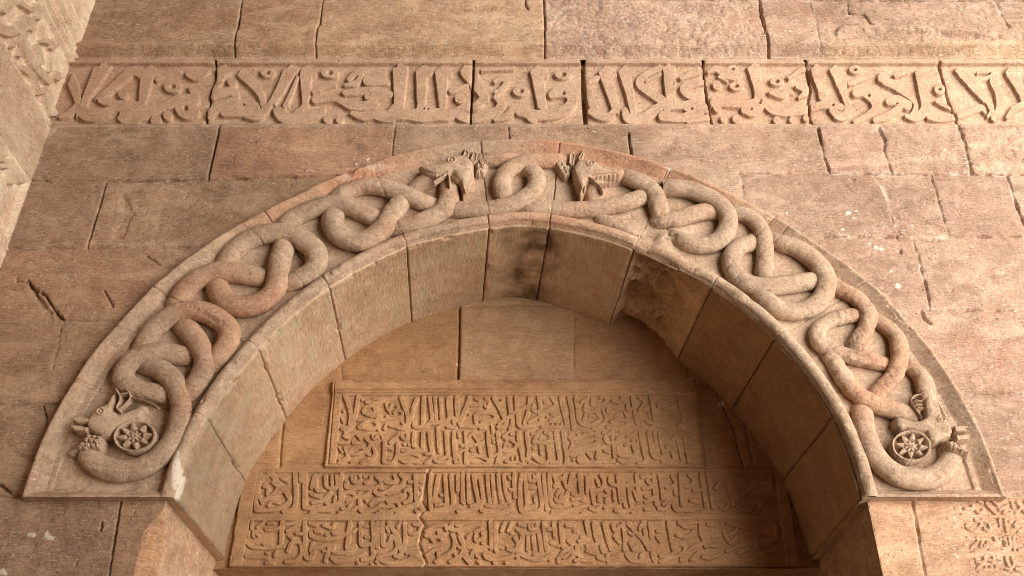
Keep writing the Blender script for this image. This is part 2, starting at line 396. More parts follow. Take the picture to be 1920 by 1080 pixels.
UT = [  # upper tablet, two rows
 (610, 735, 7.2, [
  [70,270,70,320,200,350,330,340,450],[62,450,70,420,250,390,400,350,480,230,510],[45,500,120,620,105,740,110],[55,560,150,700,160,780,120],
  [55,640,190,540,230,520,290,620,330,740,330],[40,660,240,700,230],[50,700,380,760,390,900,370,1020,350,1040,290,980,260,930,290],
  [42,820,170,850,260,900,180],[50,970,205,975,205],[42,830,340,835,340],[42,870,290,875,290],[55,460,490,600,510,700,490,690,420,600,400,500,450,460,490],
  [42,440,400,540,390],[48,700,440,720,520],[45,800,510,830,450,900,480,1000,490,1070,470,1040,430],[72,1030,100,1080,240,1120,350,1110,480],
  [60,1240,100,1190,230,1150,400,1080,500,980,500],[62,1330,90,1320,280,1320,450],[60,1410,100,1430,250,1440,400,1350,480,1210,480,1200,430],
  [52,1480,90,1490,250,1500,410],[52,1550,100,1560,250,1570,400],[60,1660,100,1660,220,1670,380,1560,420,1440,440],[48,1670,440,1540,480,1510,520],
  [45,270,560,310,600,400,560],[52,260,610,330,650,300,700,190,700],[45,390,650,430,690,380,700,390,650],[38,430,600,470,650],
  [34,640,590,650,640,690,640,690,600,715,640,720,590],[34,745,580,770,630],[55,560,650,610,720,560,800,430,850,350,850,360,790,480,760,550,790],
  [60,270,770,300,850,300,900,160,1000],[42,190,760,230,820],[58,650,760,680,840,640,900,520,950,490,1000],[42,580,860,600,860],
  [66,800,690,800,850,800,960,880,990,950,930,980,850,980,720],[45,790,760,910,790],[42,850,910,870,910],[58,890,680,960,620,1010,580,1060,640,1110,650,1110,590],
  [52,880,700,960,640],[46,1070,720,1075,720],[46,1130,725,1135,725],[60,1200,570,1190,650,1195,740],[60,1230,770,1250,780],
  [60,1320,570,1315,700,1310,800,1200,810,1040,800],[58,990,900,1080,960,1200,950,1290,1000],[56,1030,870,1150,840,1260,870],
  [68,1410,570,1420,700,1440,820],[60,1520,560,1530,700,1540,820],[60,1630,560,1640,700,1650,850],[52,1360,850,1440,850],
  [58,1360,980,1450,900,1500,950,1600,970,1690,930,1650,890,1540,930],[42,250,270,255,270],[40,210,350,250,420],[40,190,930,240,960],[40,350,960,420,950]]),
 (840, 735, 7.2, [
  [58,30,90,40,230,40,350,80,370],[70,120,100,120,230,130,370,80,420],[70,290,90,250,220,200,330,160,440],[60,170,470,350,480,500,450,640,420],[68,0,480,100,490],
  [45,310,200,450,190],[40,370,110,420,130],[40,490,180,520,230,560,160],[44,510,105,540,105],[40,285,315,290,315],
  [60,380,430,370,340,420,300,560,290,640,340,600,400,460,420],[70,620,100,690,220,750,340,790,420,760,480,680,490],[56,690,440,800,370,900,290,1080,210],
  [60,820,90,830,200,850,320,870,430,840,510],[65,920,90,930,250,950,380,960,470,1040,490,1150,470,1230,440],[60,1100,90,1090,200,1070,320,1030,430],
  [52,1090,420,1200,360],[42,720,120,750,110],[55,1150,190,1150,260,1250,290,1380,240,1450,200],[60,1220,90,1240,200,1240,330,1260,440],[48,1310,155,1340,155],
  [40,1390,100,1440,170],[40,1390,310,1440,350,1380,400],[42,1340,355,1345,355],[48,1260,490,1380,490,1500,490,1590,480],[30,1400,470,1400,440],[30,1460,470,1470,440],
  [30,1530,470,1530,440],[65,1520,100,1550,250,1590,400,1600,470],[65,1630,90,1660,250,1680,400,1690,500],[58,1720,110,1738,200],[38,430,510,500,500],[38,590,460,600,560],
  [65,80,560,80,700,90,850,110,960,180,1000],[48,140,570,150,620],[50,230,560,240,650,250,750],[58,190,740,300,740,420,720,470,690],[40,280,620,360,560],
  [45,350,610,400,680],[58,250,750,240,870,240,1000],[45,130,880,170,950],[46,310,800,330,800],[48,420,750,430,820],[55,280,890,380,870,480,900,560,960,480,990,340,990],
  [42,110,840,210,800],[65,540,560,550,700,570,850,580,950],[44,600,640,620,640],[44,610,690,620,690],[44,600,570,620,560],[64,670,560,680,680,700,780,690,880,660,980],
  [45,620,880,670,850],[38,740,620,820,550],[45,850,580,890,580],[46,780,655,790,655],[55,700,800,800,810,900,780,920,720,860,670],[48,760,770,780,720,820,730],
  [55,650,990,760,900,820,880],[45,780,950,830,970,900,960,960,970],[30,860,920,860,890],[30,920,920,930,880],[65,950,560,960,700,990,820,1010,930],
  [62,1060,560,1070,680,1090,800,1080,880],[48,1130,580,1160,580],[60,1160,690,1180,640,1220,560],[58,1160,680,1250,700,1360,680,1380,600,1310,560],
  [48,1250,600,1240,700,1260,850],[40,1330,730,1410,680],[48,1150,770,1165,775],[55,1060,920,1140,850],[58,1160,900,1250,960,1350,950,1360,870,1350,760,1390,740],
  [65,1450,560,1470,720,1500,880,1490,960,1400,970],[65,1550,560,1570,720,1600,880,1590,980],[48,1640,640,1680,700,1640,800,1660,870,1728,860],[40,1640,570,1700,560],
  [44,1690,930,1700,930],[48,1100,970,1180,1000]]),
 (1070, 735, 7.2, [
  [65,70,90,90,250,110,400,180,460,280,470],[40,140,150,230,90],[50,290,110,290,190,400,190,470,140,450,80,400,90],[50,200,190,190,270,290,280,420,210],
  [45,340,290,390,380,300,440],[45,430,270,470,380,400,470,300,500],[50,170,400,200,320],[44,250,340,310,340],[45,560,130,680,190,520,230,500,280,620,270],
  [45,410,230,530,180],[45,600,330,640,320],[50,540,420,640,380,780,410,690,480,490,490],[45,730,290,760,370],[60,830,90,850,200,870,350,900,440,970,450],
  [50,760,190,770,250,860,230],[45,680,90,740,80],[45,920,90,990,150,920,260],[40,930,270,1050,210],[40,1040,300,1045,300],[40,1060,350,1065,350],
  [50,980,480,1060,510,1120,450,1020,410],[65,1080,90,1110,250,1140,400,1200,470,1330,470],[50,1180,200,1300,240,1400,180],[50,1180,380,1290,370],
  [50,1450,120,1480,250,1520,400,1450,470],[65,340,560,350,680,370,800,350,900],[60,40,650,150,610,290,580],[50,70,700,330,640],[60,40,800,200,750,330,720],
  [60,20,850,200,810,450,760],[40,80,560,110,600],[40,180,570,200,600],[60,160,860,100,920,160,980,300,980,420,950,550,960],[50,230,850,280,900],[46,430,565,450,565],
  [55,550,550,560,640,570,720,590,880],[55,540,560,460,630,500,700,600,690,760,650],[40,620,640,720,590],[46,660,550,670,550],[45,750,580,780,620,870,560],
  [42,830,670,835,670],[42,900,670,905,670],[46,740,730,755,730],[45,460,810,520,830],[55,630,780,650,860,780,880,870,850,840,740],[60,650,930,740,970,860,950],
  [45,460,985,470,985],[45,600,985,610,985],[65,940,560,960,700,990,830,1010,940,910,980],[65,1050,560,1070,700,1100,850,1150,900,1260,890],
  [55,1190,560,1210,680,1240,800],[50,1120,560,1140,680],[50,1210,690,1350,680,1400,610],[46,1290,750,1310,750],[50,1240,830,1340,790,1390,900],
  [60,1420,600,1460,750,1500,920],[60,1530,620,1560,780,1590,950],[50,1230,950,1400,930]]),
]
LT = [  # lower tablets, two rows
 (430, 880, 5.4, [
  [45,325,60,300,200,280,320,275,430],[42,340,110,420,60],[40,360,190,400,200,390,270],[45,450,150,500,200,450,270,340,330,320,290],[40,340,350,450,290,540,230],
  [58,430,60,500,150,570,230,620,310],[55,670,60,680,200,680,330,650,420,560,440],[55,775,60,770,200,770,400],[50,290,430,420,430,540,400,620,340],
  [40,400,380,440,340,500,350],[40,540,110,600,140],[50,730,60,730,130],[45,870,80,840,200],[45,880,100,890,220,960,230],[45,980,80,990,190,1060,210,1100,180,1090,80],
  [38,1040,80,1050,190],[40,840,270,930,300],[45,850,350,950,330,1030,250],[40,990,360,1060,380,1080,290],[50,1140,70,1130,250,1110,360,900,420,780,400],
  [45,830,460,900,430,1040,440],[42,1150,410,1200,430,1220,380],[45,1120,450,1220,450,1296,400],
  [35,240,550,230,620],[35,290,600,370,540],[35,400,560,460,560],[35,200,640,200,690],[35,250,690,260,640,330,640],[40,270,650,300,680],[42,380,620,470,620,540,600],
  [50,545,550,535,680,530,780],[40,570,570,720,550],[40,590,640,720,570],[42,610,690,650,720],[45,690,660,750,670],[55,770,550,775,700,775,880,830,910,880,800],
  [45,820,560,880,580],[50,830,660,850,700,970,720,1100,710,1170,670,1060,660],[40,880,640,940,650],[40,960,580,1040,610,1070,560],[40,990,680,1010,680],
  [45,600,840,640,760,720,760,740,860,680,940,580,950],[42,830,840,850,760],[40,360,770,430,770],[42,190,760,240,800,320,810,440,810,560,790],[38,390,860,395,860],
  [38,480,850,470,890],[42,180,890,250,900,400,910],[35,380,960,450,960],[48,890,810,960,790,1020,780,980,940],[38,960,840,970,840],[45,1060,780,1060,850,1150,860],
  [50,1225,550,1215,700,1200,810],[50,1040,910,1100,950,1296,920],[45,1200,830,1270,780]]),
 (640, 880, 5.4, [
  [45,60,140,60,200,200,210,350,200,410,150,360,90],[35,110,90,120,140,160,150,200,120,190,80],[35,145,90,150,130],[40,240,90,250,90],[40,300,90,310,90],
  [42,250,150,300,120],[45,450,140,510,150,560,120,540,80],[45,560,170,480,230,380,270,340,240],[38,400,210,420,210],[45,600,70,640,130,560,220,470,260],
  [45,20,330,30,260,110,250,150,300,60,330],[40,30,410,70,430,90,390],[45,190,260,190,380,210,440,320,430,420,370],[38,220,290,300,240],[40,255,330,260,335],
  [45,300,370,350,330,450,310],[45,470,330,560,290,640,270,600,320,480,350],[50,750,80,760,200,760,320],[45,680,220,710,270,690,330,640,350],[44,690,140,710,140],
  [45,650,230,690,210],[45,400,440,480,450,560,420,740,370,810,300],[40,420,390,520,390],[40,570,350,590,380],[45,570,460,690,400,760,380],[40,800,140,820,140],
  [38,800,200,810,210],[40,800,410,810,410],[40,250,460,260,460],[40,370,460,375,460],[40,760,430,790,470],[50,900,60,900,250,910,420],[48,985,80,960,200,945,340],
  [48,1050,80,1060,200,1070,380],[40,960,380,1030,370,1060,400,950,430],[48,1110,80,1120,200,1130,370,1060,420],[44,1180,80,1180,230],[44,1225,80,1230,230,1240,360],
  [48,850,460,960,460,1100,430,1200,390],[40,1010,275,1020,280],[50,1180,420,1240,440,1296,440],
  [50,90,560,70,700,60,800],[50,200,560,200,700,210,780,290,770],[40,120,650,160,620],[40,70,800,150,790,60,860,20,850],[50,320,560,330,700,320,820,320,900,220,930],
  [40,240,590,270,590],[40,250,700,280,700],[50,370,560,370,700,370,800],[50,420,560,420,700,430,780,490,760,510,690],[40,460,600,480,640],[50,480,560,540,650,590,740,600,830],
  [50,640,560,650,700,640,800,590,890,550,890],[40,570,600,600,560],[45,540,700,570,800,500,870,390,890],[45,690,590,700,660,780,650,800,590,740,570],
  [45,370,910,480,960,640,940,760,890],[40,700,870,740,880],[38,660,860,665,860],[50,0,940,100,920,240,870],[38,170,960,180,960],[38,360,950,370,955],[36,310,970,315,970],
  [45,640,780,760,770],[45,860,640,940,590,1050,580,1070,620],[42,860,690,960,700,1040,670],[40,900,690,930,740],[45,990,650,1010,720],[50,1120,570,1110,620,1200,630,1296,600],
  [40,1170,580,1210,590],[50,1130,680,1150,740,1130,830,1040,900,960,950],[45,860,890,950,830,1010,820],[40,980,850,990,920],[50,1200,700,1240,800,1200,900,1110,950],
  [40,1150,870,1170,890],[40,1180,790,1200,810],[45,1270,880,1296,960],[40,840,810,880,800]]),
 (860, 880, 5.4, [
  [44,40,70,40,340],[44,95,70,100,350],[50,150,80,170,200,200,340],[44,220,130,240,260,240,350],[44,290,80,300,220,320,360],[42,340,80,350,220,360,360],
  [44,400,70,410,220,430,350],[44,455,80,470,220,500,330],[50,0,440,80,440,200,400,240,360],[45,130,390,200,370],[45,230,430,320,460,460,440,540,380],
  [45,280,380,360,390,470,390],[40,510,90,520,110],[45,560,60,560,180,570,300],[40,520,220,530,225],[48,635,70,620,200,615,350,630,430],[48,670,70,680,220,690,380,640,440],
  [40,710,80,720,130,770,130,760,80],[45,720,200,770,200],[38,770,300,775,340],[45,700,410,770,390,720,400],[48,800,70,820,220,840,390,780,450,660,450],[46,860,80,870,220,890,420],
  [48,915,70,920,220,940,370,1020,390],[45,960,80,990,130,1050,110,1090,200],[45,970,190,1000,120],[40,990,270,1020,220],[45,980,320,1020,350,1040,280],[45,1070,80,1080,80],
  [50,1140,70,1120,200,1080,300,1060,350],[45,1150,260,1230,300,1150,320],[50,1225,70,1240,220,1260,330],[50,950,450,1060,440,1200,410,1296,380],[40,1170,380,1180,390],[40,1160,150,1180,120],
  [45,0,650,100,600,260,570],[40,90,700,130,660],[45,170,650,230,620],[45,170,690,180,740,250,700,240,660],[40,260,650,270,650],[50,320,550,330,700,330,810],
  [48,370,560,375,700,380,840],[45,20,700,60,800,70,900],[45,100,800,200,810,290,800],[50,130,900,150,850,260,830],[38,240,760,250,760],[50,60,900,120,970],[40,180,890,200,900],
  [40,200,950,215,960],[40,430,640,460,560],[40,500,640,530,560],[34,530,660,540,655],[34,590,630,600,635],[34,620,660,625,665],[40,610,570,670,590],
  [45,260,880,300,920,440,920,550,890],[45,420,760,480,780],[50,500,820,560,840,600,780,570,710],[40,400,800,440,810],[45,590,900,600,820],[40,360,960,370,960],[40,480,960,490,960],
  [35,710,580,720,620,770,620,790,570],[32,745,580,750,610],[50,640,700,620,850,700,910,830,930,940,880],[45,700,700,700,830],[45,750,690,760,820],[50,810,680,830,790,830,870,770,880],
  [50,860,560,870,700,890,830],[45,910,620,930,620],[45,960,560,970,700],[50,1030,560,1040,700,1050,800],[45,930,760,1010,790],[45,1090,580,1160,590],[40,1170,640,1200,640],
  [45,1110,740,1140,770],[50,1010,920,1060,850,1130,820,1160,880,1090,950,1010,950],[40,1060,910,1120,860],[45,1240,700,1280,700],[50,1180,940,1230,930,1296,940],[45,1190,800,1200,880],
  [40,920,930,930,930]]),
 (1080, 880, 5.4, [
  [45,30,70,40,180,50,320],[45,110,90,110,250],[45,140,80,150,200,180,360],[40,210,130,230,180],[45,190,230,250,220,280,150,250,80],[40,300,230,330,260],
  [45,230,330,240,280,310,290,300,340],[45,340,100,350,160,440,180,580,170],[50,420,80,430,180,450,340],[42,380,230,390,330],[46,470,150,480,300,500,390],[46,530,160,540,300,560,390],
  [50,400,430,470,440,560,420,660,380],[50,610,70,620,200,640,310],[40,580,230,620,330],[45,660,90,750,90],[45,680,210,760,190,720,130],[45,700,290,770,310,700,350],
  [50,780,70,790,230,810,370],[45,840,80,860,200,870,310],[45,890,170,930,200,1000,160,970,90],[45,830,410,900,420,950,340],[40,880,370,920,330],[45,1000,240,1010,270],
  [50,1050,70,1060,220,1070,370],[45,1090,170,1150,190,1200,140,1140,80],[45,980,350,1000,420,1070,430],[50,1080,420,1160,430,1250,400],[45,1160,330,1240,350],[45,140,410,200,430,240,390],
  [45,290,400,370,380],[40,40,400,50,400],[40,60,460,120,455],[38,570,450,580,455],[45,700,420,760,410],[45,1190,230,1270,220],
  [50,100,550,130,680],[48,175,560,190,680,210,770,110,790],[48,220,600,240,740,270,850],[48,280,560,310,700,350,830],[45,370,580,390,640,440,590],[45,390,700,440,760],
  [50,470,560,490,700,490,830],[40,530,650,570,680],[50,520,560,600,650,680,730,730,820],[48,690,550,700,680,730,780],[50,740,560,760,700,770,860,790,940],[40,640,620,670,550],
  [45,540,760,580,830],[45,600,830,670,840,650,900],[45,820,640,870,640],[45,820,700,850,740],[50,930,550,950,680,980,820],[45,1000,740,1010,830,930,890,850,890],
  [45,1040,550,1100,600,1200,610,1120,700,1020,680],[45,1040,560,1210,550],[45,1050,780,1100,790,1060,940],[45,1090,930,1150,820,1260,770],[45,1180,930,1240,850],[45,1040,770,1090,750],
  [45,110,840,200,870],[45,20,870,60,930,160,940],[45,220,910,300,930,440,880],[40,310,880,320,950],[45,510,880,560,940,700,950],[45,30,740,100,720],[45,850,950,1000,900,1100,850],
  [45,1250,540,1260,680,1296,700]]),
 (1280, 880, 5.4, [
  [45,180,60,200,200,230,390],[45,250,60,270,200,300,400],[45,20,190,80,190,110,120],[45,330,200,380,140],[45,450,150,480,280,510,380],[45,500,180,540,330],[45,570,90,620,140],
  [45,620,250,720,180],[45,550,400,620,430,700,400],[45,380,400,420,420,450,380],[45,800,150,870,150],[45,760,400,860,300],[45,880,80,890,200],
  [45,170,550,190,680,230,800],[45,250,570,300,580],[45,410,650,470,760,540,700],[40,460,680,540,620],[45,450,560,600,600],[45,200,900,280,910,380,870],[45,440,840,580,780,680,760],
  [45,640,650,740,700],[45,560,860,660,820],[45,740,680,720,820],[45,850,750,940,700,940,600],[45,830,850,960,800],[45,80,930,160,850],[45,250,780,330,790]]),
]
RP = [  # small carved inscription on the wall, lower right
 (1780, 920, 6.75, [
  [40,110,160,130,260,220,290],[40,200,220,300,230,300,190],[35,330,230,380,280,430,240],[40,380,130,420,150],[40,470,150,520,220,600,290],[35,560,130,620,190],[45,640,240,740,180],
  [40,690,280,780,290,770,240,700,250],[45,790,140,830,260],[45,860,140,930,230,1000,300],[40,850,270,900,230],[40,970,140,1060,200],
  [40,160,360,280,370],[40,330,370,400,390,390,450,300,500,210,450],[35,220,420,250,420],[35,270,465,330,460],[40,410,420,430,440],[40,420,370,490,400,570,390],
  [40,450,480,520,510,510,430],[35,550,440,600,430],[45,640,370,650,440],[45,710,370,740,510],[45,770,390,800,380],[45,780,500,850,480,830,430],[45,850,390,940,400],[40,880,510,940,470,1040,480],
  [40,230,610,310,610],[40,350,600,360,620],[45,270,750,310,690,350,660],[40,420,640,400,690],[45,490,650,560,660,610,640,580,600],[38,650,610,655,610],[45,700,600,720,680],
  [45,760,600,780,710],[45,810,600,830,740],[40,450,690,480,690],[45,520,750,640,740,760,710],[40,330,740,480,720],[45,850,680,940,660,1040,700],[40,880,740,930,730],[38,300,770,490,770],
  [40,340,860,360,900,450,890,450,840],[40,490,870,560,890,560,840],[40,600,850,660,870],[45,720,850,760,950],[45,800,850,820,930,780,980],[45,840,870,930,870,1030,900],
  [40,350,1000,380,950,440,930],[40,380,1010,460,1000,600,990],[38,460,960,465,960],[38,530,960,540,960],[45,590,950,680,970],[40,710,980,760,1000],[40,860,940,870,940],
  [40,900,950,940,950],[45,850,990,930,1020,1040,1000]])]
RP_ROWS = [[(80,100),(1080,100),(1080,305),(130,305)],[(138,345),(1080,345),(1080,540),(215,540)],[(205,585),(1080,585),(1080,785),(262,785)],[(300,830),(1080,830),(1080,1040),(335,1040)]]
SW = [(0, 0, 3.175, [
  [45,40,60,90,-10],[26,130,20,190,65],[60,-30,150,60,190,120,165,150,120],[34,195,115,200,170],[45,140,190,150,260,190,340,240,420,300,480],[36,230,280,250,370,205,340],
  [18,260,160,260,250,350,235],[34,85,250,88,270],[34,125,310,128,325],[40,150,410,200,450,225,540],[38,220,550,280,540],[34,350,440,355,465],[36,320,280,340,260],
  [40,225,40,240,100],[48,290,560,300,620,325,670],[28,310,340,300,420],[30,260,60,270,20],[30,280,240,300,255],
  [36,-10,880,30,920],[30,20,990,60,990],[36,60,960,80,1080],[30,110,1040,140,1080],[30,10,950,40,960]])]

TUBES_L = [  # (radius px, first/last height, [(px, py, height above the wall)...]) : the left serpent
 (24, [(167,848,.02),(178,868,.04),(207,881,.045),(236,884,.05),(269,876,.055),(299,857,.06),(321,832,.065),(335,801,.07),(340,768,.075),(335,736,.08),(321,710,.07),(300,693,.045),(279,686,.01),(262,682,-.04)]),
 (23, [(376,668,-.05),(356,670,.0),(334,666,.03),(310,662,.05),(280,664,.075),(250,675,.075),(231,697,.07),(237,719,.065),(263,733,.05),(291,739,.03),(313,744,.0),(335,750,-.05)]),
 (24, [(336,604,-.03),(347,613,.02),(362,630,.06),(376,652,.085),(385,680,.08),(375,709,.06),(360,731,.03),(344,752,-.03)]),
 (24, [(262,668,-.04),(272,645,.01),(287,621,.04),(309,600,.06),(341,585,.08),(375,584,.085),(407,596,.085),(428,616,.08),(429,641,.07),(416,662,.05),(402,679,.02),(388,700,-.05)]),
 (24, [(326,596,-.06),(331,575,.0),(340,556,.04),(353,538,.06),(374,522,.07),(402,511,.065),(434,511,.05),(464,516,.03),(492,523,.0),(514,530,-.05)]),
 (24.5, [(400,526,-.04),(408,540,.02),(416,557,.06),(436,572,.07),(464,575,.075),(493,566,.08),(514,547,.085),(521,520,.085),(525,490,.075),(533,464,.035),(540,446,-.03)]),
 (23.5, [(416,516,-.05),(424,493,.0),(437,473,.03),(464,451,.05),(493,440,.065),(524,437,.08),(556,444,.085),(582,460,.08),(594,480,.075),(591,502,.065),(574,517,.045),(552,527,.02),(528,541,-.05)]),
 (22, [(520,440,-.05),(538,420,.01),(560,405,.035),(592,391,.06),(622,384,.075),(649,385,.07),(672,394,.05),(694,406,.03),(710,416,.0),(730,430,-.05)]),
 (24, [(634,388,-.03),(627,402,.02),(623,417,.06),(630,434,.07),(648,448,.075),(672,454,.08),(694,448,.085),(714,433,.09),(728,414,.085),(739,396,.07),(750,381,.03),(760,362,-.03)]),
 (21, [(618,386,-.05),(636,370,.01),(656,358,.035),(680,350,.055),(706,350,.075),(737,357,.075),(765,367,.055),(790,379,.03),(812,388,.0),(835,400,-.05)]),
 (20, [(764,372,-.05),(783,352,-.01),(803,339,.005),(826,327,.0),(845,318,-.04)]),
 (22, [(842,334,-.02),(843,345,.01),(843,362,.05),(839,380,.075),(827,397,.08),(802,412,.07),(773,423,.05),(748,428,.02),(722,434,-.05)]),
 (19, [(896,306,.0),(912,302,.02),(938,300,.02),(960,302,.0),(980,306,-.05)]),
 (20, [(836,398,-.06),(855,395,.01),(882,395,.035),(915,393,.05),(948,387,.07),(976,376,.08),(998,361,.085),(1007,343,.085),(1003,326,.07),(990,318,.03),(972,326,-.04)]),
]
TUBES_R = [
 (19.5, [(1058,303,.0),(1040,302,.035),(1017,301,.05),(988,304,.07),(962,313,.085),(945,329,.08),(941,350,.06),(946,369,.02),(952,388,-.05)]),
 (20, [(970,390,-.05),(990,391,.01),(1027,391,.035),(1069,394,.045),(1111,392,.05),(1152,385,.055),(1184,377,.05),(1208,369,.02),(1226,362,-.04)]),
 (21, [(1158,334,-.03),(1172,332,.03),(1188,337,.07),(1210,348,.075),(1226,362,.08),(1234,384,.07),(1238,408,.02),(1240,424,-.05)]),
 (21, [(1122,338,.01),(1117,352,.045),(1113,370,.03),(1113,392,-.05)]),
 (17, [(1116,404,-.05),(1131,413,.0),(1155,421,.015),(1183,430,.005),(1210,441,-.05)]),
 (20, [(1222,420,-.05),(1240,415,.02),(1266,412,.045),(1296,403,.055),(1322,397,.045),(1338,399,.01),(1352,402,-.05)]),
 (21.5, [(1246,354,.02),(1258,353,.05),(1277,354,.065),(1300,359,.075),(1328,370,.08),(1351,386,.085),(1363,404,.085),(1364,424,.08),(1355,444,.075),(1333,457,.065),(1306,459,.05),(1280,451,.02),(1256,440,-.04)]),
 (19, [(1362,404,-.05),(1379,400,.015),(1400,405,.04),(1419,418,.06),(1430,438,.075),(1434,463,.075),(1434,490,.06),(1432,513,.02),(1430,534,-.05)]),
 (22, [(1418,452,-.02),(1405,458,.03),(1389,461,.055),(1375,474,.065),(1371,494,.07),(1379,514,.07),(1397,529,.07),(1420,537,.065),(1455,536,.06),(1491,532,.05),(1522,528,.02),(1546,524,-.05)]),
 (22, [(1446,450,-.03),(1464,457,.02),(1488,463,.05),(1515,479,.07),(1538,500,.085),(1549,527,.085),(1544,555,.08),(1524,575,.07),(1492,585,.06),(1460,580,.05),(1435,562,.03),(1412,540,-.03)]),
 (20, [(1552,528,-.05),(1572,542,.02),(1596,553,.05),(1618,572,.07),(1629,598,.08),(1620,623,.07),(1606,642,.04),(1592,662,-.03)]),
 (19, [(1624,600,-.04),(1601,592,.02),(1574,596,.045),(1546,609,.055),(1532,627,.06),(1539,647,.065),(1561,660,.07),(1600,670,.07),(1629,676,.06),(1654,683,.02),(1675,690,-.05)]),
 (20, [(1630,592,-.03),(1650,605,.02),(1671,620,.05),(1684,642,.07),(1687,670,.08),(1679,698,.07),(1662,720,.045),(1642,738,.01),(1624,756,-.05)]),
 (21, [(1540,642,.0),(1556,664,.02),(1570,688,.04),(1584,711,.055),(1602,734,.06),(1630,754,.06),(1668,767,.06),(1696,775,.06),(1716,786,.03)]),
 (20, [(1692,682,-.04),(1708,692,.02),(1726,706,.05),(1735,726,.06),(1738,744,.055),(1742,764,.05),(1748,784,.03)]),
 (24, [(1616,764,-.02),(1617,780,.04),(1620,803,.06),(1628,829,.07),(1642,856,.075),(1663,879,.075),(1691,894,.075),(1723,899,.07),(1753,893,.065),(1775,877,.05),(1783,858,.03),(1778,842,.0)]),
]
FR_POLY = [  # crisp pen-cut outlines of the tall strokes, per crop as in FR
 [[512,145,600,135,720,135,430,560,420,640,310,720,312,660,370,520],[1060,180,1160,120,1250,240,1190,262,1080,605,1010,600,1030,290],[880,170,960,135,1050,140,1070,180,1030,280,960,245,640,490,500,520],
  [800,640,1320,540,1440,540,1480,610,1330,625,1000,790,830,795,775,730],[215,345,275,205,335,330,370,510,335,640,300,560]],
 [[90,160,200,115,280,210,205,255,120,385,50,400],[320,235,405,155,550,300,630,430,660,580,590,600,560,480,480,390,335,260],[850,170,930,125,1030,150,1040,170,985,225,760,580,680,560],
  [1045,165,1130,120,1220,220,1210,250,1165,262,1130,600,1060,650,1050,500,1030,240],[1000,235,1030,260,900,600,850,580]],
 [[275,165,350,130,450,130,400,590,290,600],[535,190,620,120,690,150,735,210,715,245,668,262,645,545,545,545],[748,195,850,125,900,160,945,230,930,255,895,265,880,640,800,640],
  [1030,190,1080,130,1200,130,1245,200,1240,265,1360,470,1360,540,1250,580,1180,560,1250,490,1150,370,1040,240],[1270,165,1660,140,1640,185,1270,205]],
 [[20,190,110,125,190,170,235,235,215,275,180,280,215,630,110,620,80,480],[785,205,870,135,930,140,1005,230,990,270,950,280,1035,600,1030,680,930,660,940,620,800,250],
  [1010,200,1090,125,1205,210,1205,250,1170,265,1225,680,1150,690,1100,470],[1500,135,1655,135,1665,540,1550,540,1515,200]],
 [[660,150,760,115,800,120,855,520,740,520,745,430],[1370,170,1430,115,1500,150,1550,230,1530,260,1560,530,1485,530],[1590,180,1650,125,1780,210,1790,420,1840,640,1760,640,1770,600],[1100,265,1300,150,1320,185,1135,300]],
 [[310,250,350,195,520,290,650,400,760,510,700,530,600,460,330,300],[725,210,770,150,895,150,890,620,800,620,790,520],[1160,190,1195,140,1360,205,1500,400,1530,520,1480,540,1200,240],
  [1710,200,1750,145,1820,150,1900,300,1960,520,1890,500,1740,260]],
]

